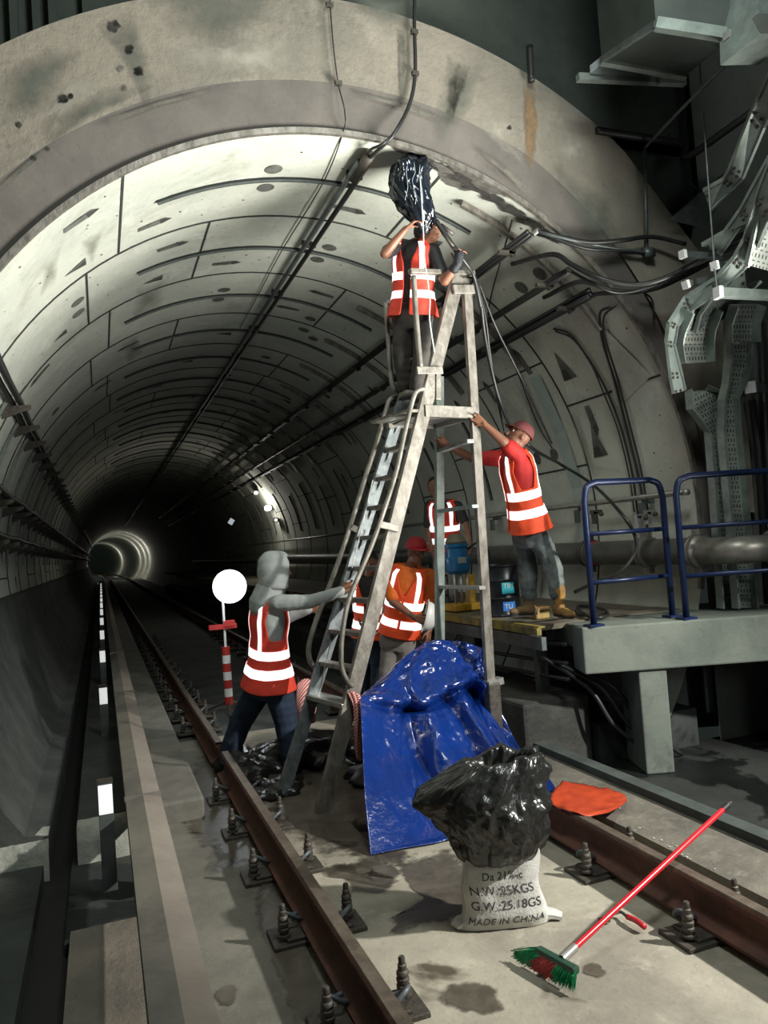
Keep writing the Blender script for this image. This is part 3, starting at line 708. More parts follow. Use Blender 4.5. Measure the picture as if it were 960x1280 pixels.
for k in range(14):
    Y = 5.45 + 1.35*k; rt = empty('strut_frame', cpt((aU+aL)/2, Y, TR-.05))
    mb = MB(); n = 10
    mb.sweep([cpt(aL-.12+(aU-aL+.24)*i/n, Y, TR-.035) for i in range(n+1)], [(-.022, -.02), (.022, -.02), (.022, .02), (-.022, .02)], up=(0, 1, 0)); mb.build('channel', M_alu, rt)
    for px_, py in ((684, 280), (722, 334), (768, 356)):
        a = ang(cyl(px_, py, TR-.14)); mb = MB(); mb.beam(cpt(a, Y, TR-.03), cpt(a, Y, TR-.19), .05, .04, up=(0, 1, 0)); mb.box(cpt(a+.012, Y, TR-.19), (.16, .04, .03)); mb.build('hanger', M_bolt, rt)
    tag(rt, 'strut frame carrying the cable runs on the right haunch, nearest the portal' if k == 0 else ('second strut frame from the portal carrying the cable runs' if k == 1 else 'strut frame further inside carrying the right cable runs'), 'bracket', None if k < 2 else 'strut frames further inside')
# cables leaving the bore and drooping to the trays on the right
def yy(x, y, Y): return atY(x, y, Y)
cable([cyl(640, 330, TR-.14), cyl(690, 318, TR-.14), yy(715, 331, 5.0), yy(750, 348, 4.8), yy(790, 356, 4.7), yy(825, 350, 4.6), yy(870, 328, 4.5), yy(930, 292, 4.4)], .020, 'thick black cable sagging from the middle run to the trays, upper of the sagging bunch')
cable([cyl(680, 372, TR-.14), cyl(725, 352, TR-.14), yy(765, 363, 4.95), yy(800, 364, 4.8), yy(835, 350, 4.7), yy(880, 326, 4.55), yy(940, 298, 4.4)], .020, 'thick black cable in the middle of the sagging bunch')
cable([cyl(690, 392, TR-.14), cyl(735, 370, TR-.14), yy(770, 366, 4.95), yy(815, 362, 4.8), yy(850, 348, 4.7), yy(900, 322, 4.5)], .017, 'lowest black cable of the sagging bunch')
cable([yy(715, 340, 5.05), yy(748, 358, 4.85), yy(775, 366, 4.8), yy(815, 358, 4.7), yy(845, 342, 4.65), yy(890, 318, 4.5)], .013, 'thinner black cable inside the sagging bunch')
cable([cyl(680, 291, TR-.1), yy(705, 297, 5.0), yy(740, 303, 4.95), yy(780, 300, 4.9), yy(815, 296, 4.9), yy(857, 305, 4.85)], .018, 'black cable crossing the collar from the upper run, with a loose right end')
cable([cyl(672, 292, TR-.1), yy(700, 301, 5.0), yy(735, 311, 4.95), yy(770, 313, 4.95), yy(806, 317, 4.95)], .014, 'dark cable below the loose ended one, ending at the conduit corner')
mb = MB(); mb.tube(cr([cyl(668, 288, TR-.1), yy(700, 297, 5.0), yy(760, 309, 4.95), yy(808, 316, 4.95)], 6), .013, 8); mb.tube([yy(808, 316, 4.95), yy(806, 186, 4.95)], .016, 8); mb.box(yy(811, 316, 4.95), (.09, .05, .07)); mb.tube(cr([yy(806, 186, 4.95), yy(812, 178, 4.9), yy(850, 138, 4.4), yy(914, 74, 3.7)], 6), .012, 8)
tag(mb.build('steel_conduit', M_galvd, smooth=True), 'thin conduit climbing the wall from the cables to the ventilation duct', 'conduit')
cable([yy(800, 362, 4.95), yy(815, 375, 4.98), yy(818, 400, 5.0)], .008, 'loose cable end hanging below the sagging bunch')
# cables down the right haunch
def oncyl(L, R=TR-.03): return [cyl(x, y, R) for x, y in L]
cable(oncyl([(692, 411), (712, 418), (735, 448), (757, 486), (776, 534), (790, 590), (797, 640), (800, 664)]), .011, 'left of two thin black cable pairs curving down the right lining')
cable(oncyl([(694, 414), (716, 424), (738, 454), (754, 490), (772, 536), (786, 592), (793, 640)]), .007, 'thin companion of the curved cable on the right lining')
cable(oncyl([(762, 384), (750, 392), (753, 425), (765, 465), (782, 530), (797, 590), (806, 640), (810, 668)]), .012, 'right of two thin black cable pairs hanging from the lower run down the lining')
cable(oncyl([(770, 382), (755, 396), (757, 425), (770, 467), (787, 530), (802, 590), (811, 645)]), .009, 'thin companion of the straight cable on the right lining')
cable(oncyl([(640, 275), (610, 400), (640, 450), (672, 530), (690, 560)]), .007, 'thin dark wire crossing the lining behind the ladder top')
cable([atD(593, 345, 5.9), atD(601, 380, 6.0), atD(606, 420, 6.1), atD(616, 470, 6.2), atD(626, 505, 6.3), atD(640, 535, 6.3), atD(668, 562, 6.3), cyl(700, 580, TR-.25), cyl(740, 605, TR-.3), atD(775, 640, 5.9), atD(793, 668, 5.9), atD(794, 690, 5.9), atD(775, 715, 5.9), atD(745, 728, 6.0), atD(718, 740, 6.1)], .015, 'long black hose from the ladder top past the red cap down to the walkway', 'water_hose', 'hose')
cable([atD(596, 350, 5.95), atD(607, 400, 6.05), atD(612, 440, 6.15), atD(622, 500, 6.3), atD(632, 545, 6.4)], .010, 'black cable hanging beside the hose at the ladder top')
cable([atD(598, 352, 5.95), atD(618, 405, 6.1), atD(640, 450, 6.3), atD(660, 490, 6.4), atD(690, 555, 6.4)], .009, 'thin black cable slanting away right of the ladder top')
cable([atZ(718, 765, 1.02), atZ(745, 772, 1.02), atZ(760, 768, 1.02), atZ(748, 760, 1.02), atZ(722, 758, 1.02), atZ(735, 770, 1.025), atZ(756, 765, 1.03)], .014, 'coil of black hose lying on the platform by the blue railing', 'hose_coil', 'hose')
# horizontal conduit rail on the right wall with hooks
xc = 4.55
root = empty('wall_handrail', (xc, 6, 1.95), 'horizontal steel tube along the right tunnel wall behind the blue railing', 'rail')
mb = MB(); mb.tube([V((xc, 5.05, 1.965)), V((xc, 30, 1.965))], .024, 10); mb.build('tube', M_steel, root, smooth=True)
mb = MB(); mb.tube([V((xc, 5.04, 1.965)), V((xc, 5.075, 1.965))], .027, 10); mb.build('end_cap', M_alub, root, smooth=True)
for Y in (5.6, 6.6, 8.4, 10.4):
    mb = MB(); mb.box((xc+.06, Y, 1.93), (.10, .04, .05)); mb.box((xc, Y+.02, 1.85), (.04, .05, .13)); mb.build('bracket', M_galvd, root)
# fire main
xp = 4.47
root = empty('fire_main', (xp, 6, 1.48), 'thick grey steel water pipe along the right wall with an elbow above the platform', 'pipe')
mb = MB(); mb.tube([V((xp, 40, 1.48)), V((xp, 4.86, 1.48))], .112, 18); mb.build('pipe', mat('dull grey pipe', (.17, .17, .155), .5, .3, (.10, .10, .095), 5), root, smooth=2)
mb = MB(); mb.tube(cr([V((xp, 4.86, 1.48)), V((xp, 4.66, 1.48)), V((xp+.06, 4.54, 1.48)), V((xp+.18, 4.49, 1.48)), V((xp+.36, 4.48, 1.48))], 8), .105, 18); mb.build('elbow', M_steel, root, smooth=2)
mb = MB(); mb.tube([V((xp+.36, 4.48, 1.48)), V((7.5, 4.40, 1.48))], .112, 18); mb.build('branch_pipe', M_steel, root, smooth=2)
def coupl(c, ax, m=M_steel):
    c, ax = V(c), V(ax); mb = MB(); mb.lathe(c-ax*.045, ax, [(.118, 0), (.138, .012), (.138, .03), (.128, .035), (.128, .055), (.138, .06), (.138, .078), (.118, .09)], 18); mb.box(c+V((0, 0, .155)), (.05, .09, .05)); mb.box(c-V((0, 0, .155)), (.05, .09, .05)); mb.build('coupling', m, root, smooth=2)
coupl((xp, 4.88, 1.48), (0, 1, 0)); coupl((xp+.38, 4.48, 1.48), (1, 0, 0)); coupl((xp, 5.5, 1.48), (0, 1, 0))
mb = MB(); mb.tube([V((xp, 6.2, 1.48)), V((xp, 6.26, 1.48))], .118, 18); mb.build('red_collar', M_rw, root, smooth=True)
coupl((xp, 6.34, 1.48), (0, 1, 0), M_bolt)
for Y in (7.5, 10.5): mb = MB(); mb.box((xp, Y, 1.25), (.1, .08, .5)); mb.build('pipe_support', M_galvd, root)

# ---- walkway inside the bore
root = empty('walkway_deck', (3.8, 7, 1.0), 'dirty plank walkway with a worn yellow edge inside the tunnel', 'walkway')
mb = MB(); rr = random.Random(5)
for k in range(26): mb.box((3.80, 5.35+.245*k, .975), (1.45, .235, .04+.004*rr.random()))
mb.box((3.80, 26.7, .975), (1.45, 30, .04)); mb.build('planks', M_wood, root)
mb = MB(); mb.box((3.085, 20, .965), (.04, 29.8, .055)); mb.box((3.11, 20, .998), (.06, 29.8, .012)); mb.build('yellow_edge', M_yel, root)
mb = MB(); mb.box((3.12, 20, .87), (.04, 29.8, .10)); mb.build('edge_beam', M_galvd, root)
for Y in (5.5, 6.6, 7.7, 8.8, 9.9, 11, 12.1):
    mb = MB(); mb.box((3.32, Y, .62), (.10, .05, .60)); mb.box((3.75, Y, .87), (1.2, .05, .08)); mb.build('support_leg', M_galvd, root)
for i, z in enumerate((.82, .68, .56)):
    cable([V((3.25, 5.0, z+.04)), V((3.30, 5.6, z)), V((3.28, 6.6, z-.02)), V((3.3, 8, z)), V((3.3, 12, z))], .016, ['topmost', 'middle', 'lowest'][i]+' dark cable strung along the legs under the plank walkway')
for i in range(3):
    cable([V((3.2+.1*i, 5.3, .75-.05*i)), V((3.45+.1*i, 5.05, .5)), V((3.6+.12*i, 4.95, .2)), V((3.95+.1*i, 4.9, -.08))], .018, ['first', 'second', 'third'][i]+' dark cable dropping behind the concrete column, counted from the left')
# ---- concrete platform outside
e = V((.946, -.325, 0)).normalized(); nrm = V((.325, .946, 0)).normalized(); c0 = V((3.261, 4.80, 0))
def pl(s, t, z): return c0 + e*s + nrm*t + V((0, 0, z))
def plbox(mb, s0, s1, t0, t1, z0, z1):
    mb.hexa([pl(s0, t0, z0), pl(s1, t0, z0), pl(s1, t1, z0), pl(s0, t1, z0), pl(s0, t0, z1), pl(s1, t0, z1), pl(s1, t1, z1), pl(s0, t1, z1)])
mb = MB(); plbox(mb, 0, 5, 0, .30, .66, 1.0); plbox(mb, .0, 5, .30, 1.2, .82, .99); platform = struct(mb.build('floor_platform', M_deckc, bevel=.012))
mb = MB(); plbox(mb, .40, .61, .03, .45, -.1, .66); struct(mb.build('wall_column_near', M_deckc, bevel=.012))
mb = MB(); plbox(mb, 1.58, 1.95, .03, .45, -.1, .66); struct(mb.build('wall_column_far', M_deckc, bevel=.012))
mb = MB(); plbox(mb, 0, 5, 1.2, 1.3, -.1, .8); struct(mb.build('wall_under_platform', M_floor))
# clutter panels in the dark below the platform
for i, (s, w) in enumerate(((1.0, .1), (1.25, .07), (2.1, .1))):
    mb = MB(); plbox(mb, s, s+w, .9, .95, .1, .78); tag(mb.build('support_leg', M_galvd), ['first', 'second', 'third'][i]+' dim steel upright in the dark below the platform, from the left', 'steel upright')
# blue railings
def railing(p0, p1, h, lab, ext=None, n=1):
    root = empty('guard_railing', p0, lab, 'railing'); p0, p1 = V(p0), V(p1); d = (p1-p0).normalized(); L = (p1-p0).length
    z = V((0, 0, 1)); r = .10; R0 = .024
    mb = MB(); pts = [p0, p0+z*(h-r*1.4), p0+z*(h-.35*r)+d*.3*r, p0+z*h+d*r*1.1, p1+z*h-d*r*1.1, p1+z*(h-.35*r)-d*.3*r, p1+z*(h-r*1.4), p1]
    c = [pts[0]] + cr(pts[1:4], 6) + cr(pts[4:7], 6) + [pts[7]]
    mb.tube(c, R0, 12); mb.build('frame_tube', M_blue, root, smooth=True)
    for hh in (h*.30, h*.64): mb = MB(); mb.tube([p0+z*hh, p1+z*hh], .018, 10); mb.build('cross_bar', M_blue, root, smooth=True)
    for p in (p0, p1): mb = MB(); mb.box(p+z*.008, (.12, .10, .016)); mb.build('foot_plate', M_blue, root)
    return root
railing((3.375, 4.81, 1.0), (4.085, 4.80, 1.0), 1.06, 'left, smaller blue tubular guard railing standing on the concrete platform')
railing((4.04, 4.60, 1.0), (5.35, 4.20, 1.0), 1.06, 'right, longer blue tubular guard railing running out of frame')
# ================================================================== STATION SIDE EQUIPMENT (right)
def tray(lab, L, Rr, depth, YA, flange=True, mslot=M_slot, name='cable_tray', YB=None):
    """slotted sheet between a left and a right pixel line, flanges towards the room; YA list of depths per station"""
    root = empty(name, atY(*L[0], YA[0]), lab, 'cable tray')
    PL = [atY(x, y, Y) for (x, y), Y in zip(L, YA)]; PR = [atY(x, y, Y) for (x, y), Y in zip(Rr, YB or YA)]
    rows = []; uvs = []; v = 0
    for i in range(len(PL)):
        if i: v += ((PL[i]-PL[i-1]).length + (PR[i]-PR[i-1]).length)/2
        w = (PR[i]-PL[i]).length; rows.append([PL[i], PR[i]]); uvs.append([(0, v), (w, v)])
    mb = MB(); mb.grid(rows, uvs=uvs); o = mb.build('slotted_sheet', mslot, root)
    md = o.modifiers.new('t', 'SOLIDIFY'); md.thickness = .003
    for P in (PL, PR):
        mb = MB(); d = []
        for i in range(len(P)):
            a = P[max(i-1, 0)]; b = P[min(i+1, len(P)-1)]; o_ = (PR[i]-PL[i]).normalized(); n = (b-a).normalized().cross(o_).normalized()
            if n.y > 0: n = -n
            d.append([P[i], P[i]+n*depth, P[i]+n*depth+(o_ if P is PL else -o_)*.012])
        mb.grid(d); o = mb.build('side_flange', M_galv, root); md = o.modifiers.new('t', 'SOLIDIFY'); md.thickness = .003
    return root
# lower left vertical tray (passes behind the blue railing)
tray('left vertical slotted cable tray with a kink, beside the tunnel rim', [(856, 490), (858, 512), (880, 540), (885, 600), (896, 760)], [(880, 488), (898, 492), (895, 545), (903, 600), (915, 760)], .07, [4.78, 4.76, 4.82, 4.86, 4.90])
tray('upper left slotted tray curving down from the ceiling above the kinked tray', [(856, 386), (846, 410), (842, 430), (845, 455)], [(893, 384), (884, 410), (882, 430), (882, 453)], .10, [4.50, 4.60, 4.66, 4.68])
tray('tall right vertical slotted cable tray, upper offset section', [(912, 380), (904, 404), (904, 427)], [(948, 380), (940, 404), (940, 427)], .09, [4.42, 4.50, 4.54])
tray('tall right vertical slotted cable tray running down behind the railing', [(906, 430), (905, 452), (902, 480), (897, 500), (896, 540), (905, 640), (915, 760)], [(934, 430), (932, 455), (925, 480), (916, 498), (919, 540), (929, 640), (940, 760)], .07, [4.62, 4.62, 4.66, 4.68, 4.72, 4.75, 4.78])
def plate(mb, P, t=.006):
    n = (P[1]-P[0]).cross(P[2]-P[0]).normalized(); mb.prism(P, n*t)
def pxplate(lab, pts, name='cable_tray_side', m=M_galv, cat='cable tray', t=.006):
    mb = MB(); plate(mb, [atY(x, y, Y) for x, y, Y in pts], t); return tag(mb.build(name, m), lab, cat)
# curved outer side rail of the upper left tray
def ladder_rail(lab, L, R, m=M_galv):
    root = empty('tray_side_rail', atY(*L[0]), lab, 'cable tray'); mb = MB(); mb.grid([[atY(*a), atY(*b)] for a, b in zip(L, R)])
    o = mb.build('web_plate', m, root); md = o.modifiers.new('t', 'SOLIDIFY'); md.thickness = .006
    mb = MB()
    for a, b in zip(L[:-1], L[1:]): mb.beam(atY(*a), atY(*b), .02, .03)
    for a, b in zip(R[:-1], R[1:]): mb.beam(atY(*a), atY(*b), .02, .03)
    mb.build('rail_lip', m, root)
    rr = random.Random(int(L[0][0]))
    for i in range(len(L)-1):
        for t in (.08, .92):
            for q in (.3, .7):
                a = atY(*L[i]).lerp(atY(*L[i+1]), t); b = atY(*R[i]).lerp(atY(*R[i+1]), t); p = a.lerp(b, q)
                mb = MB(); mb.lathe(p+V((0, .01, 0)), (p-O).normalized()*-1, [(.012, 0), (.012, .02), (.006, .03)], 8); mb.build('splice_bolt', M_bolt, root)
    return root
ladder_rail('bent galvanised side rail turning down beside the tunnel rim', [(930, 355-22, 4.1), (895, 348, 4.3), (856, 372, 4.5), (836, 404, 4.55), (833, 428, 4.58), (838, 470, 4.6), (842, 492, 4.62)], [(934, 362, 4.1), (897, 365, 4.3), (862, 388, 4.5), (846, 408, 4.55), (842, 430, 4.58), (852, 470, 4.6), (856, 488, 4.62)])
ladder_rail('long galvanised tray rail rising to the top right, lowest of three', [(970, 182, 3.3), (948, 240, 3.6), (930, 300, 3.9), (918, 322, 4.0), (893, 350, 4.15)], [(975, 262, 3.3), (960, 275, 3.6), (945, 312, 3.9), (930, 335, 4.0), (900, 362, 4.15)])
ladder_rail('galvanised tray rail with a bolted splice, middle of three rising to the top right', [(962, 196, 3.5), (926, 262, 3.9), (906, 290, 4.1), (878, 306, 4.3)], [(968, 226, 3.5), (934, 278, 3.9), (924, 282, 4.1), (900, 318, 4.3)])
ladder_rail('pale galvanised tray rail, upper of three rising to the top right', [(966, 84, 3.4), (940, 140, 3.7), (912, 212, 4.0), (905, 224, 4.1), (880, 238, 4.3)], [(972, 126, 3.4), (955, 158, 3.7), (928, 222, 4.0), (918, 232, 4.1), (888, 262, 4.3)])
tray('broad slotted tray at the right edge of the photo above the white beam', [(962, 220, ), (948, 262), (930, 330)], [(1010, 250), (1000, 300), (985, 345)], .05, [3.5, 3.7, 3.95])
tray('dark underside of the slotted bend between the two upper trays', [(886, 372), (872, 392), (866, 415)], [(950, 350), (920, 380), (903, 400)], .03, [4.35, 4.5, 4.6], mslot=slotted('dim slotted sheet', (.17, .19, .18)))  # darker copy of the slotted sheet; underside shade put into its colour
# support arms (white ended cantilevers) and threaded rods
def arm(lab, a, b, Ya, Yb, w=.045, g=None, m=M_galvd):
    root = empty('cantilever_bracket', atY(*a, Ya), lab, 'bracket', g); A, B = atY(*a, Ya), atY(*b, Yb)
    mb = MB(); mb.beam(A, B, w, w); mb.build('arm', m, root); mb = MB(); d = (A-B).normalized(); mb.beam(A+d*.012, A-d*.02, w*1.15, w*1.3); mb.build('end_cap', M_white, root)
arm('white capped bracket arm, left of the sagging cables', (853, 318), (900, 322), 4.45, 4.5)
arm('white capped bracket arm under the sagging cables', (857, 356), (900, 345), 4.45, 4.5)
arm('white capped bracket arm at the hanging rod', (893, 332), (925, 330), 4.1, 4.2)
arm('long horizontal beam end with a white cap carrying the lowest tray', (897, 366), (975, 370), 4.05, 4.0, .06, m=M_galv)
arm('white capped bracket arm beside the tall right tray', (938, 484), (952, 486), 4.6, 4.8, .07)
for a, b, l in (((868, -10, 4.2), (893, 330, 4.1), 'thin threaded hanger rod in front of the upper trays'), ((893, 336, 4.1), (897, 366, 4.05), 'short hanger rod between two white caps')):
    mb = MB(); mb.tube([atY(*a), atY(*b)], .007, 6); tag(mb.build('hanger_rod', M_galvd), l, 'rod')
# sloping soffit panels behind the trays
pxplate('grey sloping panel behind the upper tray rails', [(835, 275, 4.9), (880, 285, 4.9), (925, 215, 4.7), (905, 215, 4.7)], 'wall_panel', M_galvd, 'panel')
for i, (x0, y0, x1, y1) in enumerate(((950, 390, 958, 560), (940, 500, 948, 560))):
    mb = MB(); mb.tube([atY(x0, y0, 4.9), atY(x1, y1, 4.95), atY(x1+12, y1+200, 4.95)], .03, 8); tag(mb.build('riser_cable', M_cable, smooth=True), ['right', 'left'][i]+' one of the thick dark riser cables at the right frame edge', 'cable')
pxplate('flat galvanised upright at the far right edge behind the railing', [(960, 400, 4.9), (985, 400, 4.9), (985, 780, 4.95), (968, 780, 4.95)], 'steel_upright', M_galv, 'upright')
# little coupling hardware on the right wall
for i, (x, y) in enumerate(((800, 645), (812, 640), (745, 640))):
    root = empty('wall_clamp', atY(x, y, 5.3), ['pale clamp holding the left hanging cables to the steel tube', 'pale clamp holding the right hanging cables to the steel tube', 'dark hook hanging under the steel tube behind the left railing'][i], 'clamp')
    p = atY(x, y, 5.2+.3*(i == 2)); mb = MB(); mb.box(p, (.10, .04, .035)); mb.box(p-V((.02, 0, .05)), (.035, .04, .10)); mb.build('body', M_alub if i < 2 else M_bolt, root)
    mb = MB(); mb.lathe(p+V((.03, -.02, -.02)), (0, -1, 0), [(.02, 0), (.02, .02), (.01, .03)], 8); mb.build('bolt', M_bolt, root)

# ventilation duct
root = empty('ventilation_duct', atY(850, 60, 4.3), 'grey sheet metal ventilation duct hanging at the top right', 'duct')
def dp(x, y, Y): return atY(x, y, Y)
body = [dp(752, 75, 4.4), dp(820, 30, 3.7), dp(915, 45, 3.5), dp(858, 94, 4.2)]
mb = MB(); up_ = V((0, 0, 2.2)); mb.prism(body, up_); mb.build('duct_body', mat('dim sheet metal', (.075, .09, .08), .5, .4, (.05, .06, .055), 3), root)
mb = MB(); mb.beam(body[1], body[2], .05, .07); mb.build('flange', M_galv, root)
mb = MB(); mb.beam(body[0], body[3], .05, .06); mb.build('flange', M_galv, root)
mb = MB(); mb.beam(body[0], body[1], .03, .04); mb.build('flange', M_galvd, root)
for c in (dp(911, 45, 3.48), dp(916, 72, 3.6)): mb = MB(); mb.box(c, (.05, .05, .05)); mb.build('corner_bolt', M_alub, root)
mb = MB(); A, B = dp(722, 97, 4.6), dp(856, 103, 4.5); mb.beam(A, B, .05, .05); tag(mb.build('duct_hanger_bar', M_galv), 'horizontal galvanised bar supporting the underside of the duct', 'hanger bar')
mb = MB(); mb.prism([dp(738, 92, 4.55), dp(850, 100, 4.45), dp(850, 88, 4.3), dp(755, 78, 4.5)], (0, 0, .06)); tag(mb.build('duct_liner_plate', M_galvd), 'sloping galvanised plate between duct flange and hanger bar', 'plate')
root = empty('branch_duct', dp(940, 40, 3.2), 'second paler duct box cut by the top right corner', 'duct')
mb = MB(); mb.prism([dp(950, 42, 3.2), dp(916, 70, 3.6), dp(950, 74, 3.6), dp(985, 42, 3.2)], (0, 0, .12)); mb.build('underside', mat('pale sheet metal', (.18, .195, .18), .45, .4, (.13, .14, .13), 5), root)
mb = MB(); mb.prism([dp(946, -30, 3.3), dp(950, 42, 3.2), dp(1000, 42, 3.2), dp(1000, -30, 3.3)], (0, .3, 0)); mb.build('side', M_galv, root)
# black pipework on the wall
cable([dp(745, 163, 5.0), dp(790, 170, 4.98), dp(845, 178, 4.95), dp(855, 184, 4.95), dp(855, 196, 4.9), dp(870, 190, 4.8), dp(905, 165, 4.6), dp(940, 140, 4.4)], .030, 'thick black pipe with an elbow under the duct', 'drain_pipe', 'pipe', n=10)
cable([dp(662, 58, 4.95), dp(664, 102, 4.95)], .028, 'short black pipe stub above the collar edge', 'pipe_stub', 'pipe')
cable([dp(850, 195, 4.95), dp(853, 215, 4.95), dp(870, 235, 4.9), dp(884, 245, 4.85)], .008, 'thin dark wire under the black pipe elbow')
for x in (738, 742, 790, 842): pass

# lamps inside the bore
def wall_lamp(px_, py, r, lab, m=M_lampw):
    p = cyl(px_, py, TR-.16); root = empty('wall_lamp', p, lab, 'lamp'); mb = MB(); mb.ellipsoid(p, V((r, 0, 0)), V((0, r*1.3, 0)), V((0, 0, r*.8)), 12, 8); mb.build('lamp_lens', m, root, smooth=True)
    mb = MB(); q = cyl(px_, py, TR-.06); mb.beam(p, q, .12, .12); mb.build('housing', M_bolt, root)
wall_lamp(335, 635, .10, 'small bright wall lamp on the right side of the tunnel')
wall_lamp(320, 616, .05, 'fainter wall lamp just above the small bright one')
wall_lamp(345, 650, .035, 'tiny lit lamp below the small bright wall lamp')
mb = MB(); mb.box(atD(289, 652, 16), (.10, .02, .12), Matrix.Rotation(.6, 3, 'Y')); tag(mb.build('hanging_tag', mat('lit tag', (.6, .66, .7), .5, emit=.6)), 'small pale tag hanging in the dark above the floodlight', 'tag')  # the tag is no lamp; its glow is put in to look lit
# floodlight on striped stand
root = empty('floodlight', atZ(287, 890, 0), 'blazing round floodlight on a red and white striped stand behind the hooded man', 'floodlight')
P0 = atZ(287, 890, 0); top = atY(287, 733, P0.y)
mb = MB(); r = .185; mb.ellipsoid(top, V((r, 0, 0)), V((0, r, 0)), V((0, 0, r)), 24, 14); mb.build('lamp_globe', M_glow, root, smooth=True)
zs = [0, .30, .42, .52, .62, .74, top.z-.15]; n_ = 0
mb = MB(); mb.tube([V((P0.x, P0.y, .7)), V((P0.x, P0.y, top.z-.15))], .014, 8); mb.build('pole', M_white, root)
for k in range(7):
    z0 = .08+.09*k; mb = MB(); mb.tube([V((P0.x, P0.y, z0)), V((P0.x, P0.y, z0+.088))], .045, 12); mb.build('white_stripe' if k % 2 else 'red_stripe', M_white if k % 2 else M_rw, root)
mb = MB(); mb.box((P0.x-.02, P0.y, .93), (.30, .07, .05)); mb.box((P0.x+.05, P0.y, .96), (.12, .09, .06)); mb.build('red_clamp', M_rw, root)
for a in (.4, 2.5, 4.6): mb = MB(); mb.tube([V((P0.x, P0.y, .12)), V((P0.x+.3*math.cos(a), P0.y+.3*math.sin(a), .01))], .014, 6); mb.build('foot', M_bolt, root)

# ================================================================== PROPS ON THE TRACK
# blue tarpaulin
T = [[(462, 862, 5.2), (500, 826, 5.4), (532, 804, 5.5), (562, 801, 5.5), (597, 808, 5.45), (602, 822, 5.42), (606, 850, 5.4)],
     [(455, 866, 5.05), (492, 850, 5.15), (526, 832, 5.3), (562, 838, 5.3), (592, 838, 5.35), (604, 852, 5.35), (618, 874, 5.3)],
     [(450, 874, 4.9), (490, 876, 5.0), (528, 882, 5.1), (562, 874, 5.1), (590, 866, 5.25), (612, 884, 5.25), (634, 905, 5.2)],
     [(451, 890, 4.75), (488, 900, 4.8), (530, 898, 4.95), (570, 902, 4.95), (602, 905, 5.0), (628, 918, 5.05), (650, 935, 5.05)],
     [(453, 940, 4.55), (494, 946, 4.62), (532, 944, 4.75), (580, 945, 4.75), (620, 948, 4.7), (650, 950, 4.68), (672, 957, 4.62)],
     [(456, 1000, 4.32), (508, 1002, 4.35), (545, 1000, 4.45), (590, 985, 4.4), (630, 975, 4.4), (664, 975, 4.32), (694, 986, 4.12)],
     [(463, 1071, 4.10), (505, 1066, 4.09), (549, 1058, 4.07), (592, 1036, 4.05), (632, 1015, 4.05), (664, 1003, 4.02), (689, 1003, 3.96)]]
def surf(T, nu, nv):
    R = [cr([atY(*q) for q in row], nu) for row in T]; cols = []
    for j in range(len(R[0])): cols.append(cr([row[j] for row in R], nv))
    return [[cols[j][i] for j in range(len(cols))] for i in range(len(cols[0]))]
G = surf(T, 26, 26); mb = MB()
ni, nj = len(G), len(G[0])
for i in range(ni):
    for j in range(nj):
        u, v = j/(nj-1), i/(ni-1); p = G[i][j]
        f = 1-abs(noise.noise(V((u*5.5+v*1.5, v*1.6, 0))))*2.6; g = noise.noise(V((u*14+3*v, v*5, 3))); h = noise.noise(V((u*30, v*26, 7)))
        env = min(1, 4*min(u+.04, 1-u+.04))*min(1, 5*(1-v)+.12)
        vd = noise.voronoi(V((u*6.5+v*1.2, v*5, 1)))[0]; vd2 = noise.voronoi(V((u*16, v*14, 2)))[0]
        def rg(c, w): return math.exp(-((u-c)/w)**2)
        lo = min(1, max(0, (v-.22)/.12)); wob = .02*math.sin(v*9)
        fold = lo*(-.13*rg(.20+.17*v+wob, .035) + .07*rg(.29+.2*v+wob, .05) - .10*rg(.42+.22*v-wob, .03) + .09*rg(.52+.22*v, .04) - .09*rg(.66+.14*v+wob, .03) + .07*rg(.76+.12*v, .04))
        fold += .10*math.exp(-((v-.27-.05*math.sin(u*7))/.05)**2) - .09*math.exp(-((v-.36-.05*math.sin(u*7+.5))/.035)**2)
        vd3 = noise.voronoi(V((u*9, v*16, 4)))[0]
        off = 1.0*(fold + .035*f + .024*g + .008*h + .035*(vd[1]-vd[0]) + .024*(vd2[1]-vd2[0]) + (.05*(vd3[1]-vd3[0]) if v < .3 else 0) - .03)*env
        G[i][j] = p + V((-.25, -1, .25)).normalized()*off
        if G[i][j].z < .01: G[i][j].z = .01
mb.grid(G); o = mb.build('blue_tarpaulin', M_tarp, smooth=True, fix=False); md = o.modifiers.new('t', 'SOLIDIFY'); md.thickness = .004; tag(o, 'shiny crumpled blue tarpaulin draped down to the trackbed in front of the ladder', 'tarpaulin')
# orange end piece lying over the rail
T2 = [[(684, 1003, .215), (694, 985, .215), (704, 976, .18)], [(708, 1012, .22), (716, 992, .20), (728, 980, .14)], [(738, 1019, .205), (744, 1000, .16), (752, 984, .12)], [(768, 1012, .15), (772, 1000, .12), (776, 991, .10)], [(783, 1000, .10), (783, 998, .10), (783, 996, .10)]]
G = [[atZ(*q) for q in row] for row in T2]
G = (lambda R: [[[cr([row[j] for row in R], 6) for j in range(len(R[0]))][j][i] for j in range(len(R[0]))] for i in range(len(cr([row[0] for row in R], 6)))])([cr(row, 6) for row in G]); mb = MB()
for i in range(len(G)):
    for j in range(len(G[0])): G[i][j] = G[i][j] + V((0, 0, .012*noise.noise(V((i*.4, j*.5, 0)))))
mb.grid(G); o = mb.build('orange_sheet', M_orange, smooth=True); md = o.modifiers.new('t', 'SOLIDIFY'); md.thickness = .006; tag(o, 'flat orange plastic sheet end lying beyond the blue tarpaulin over the right rail', 'sheet')
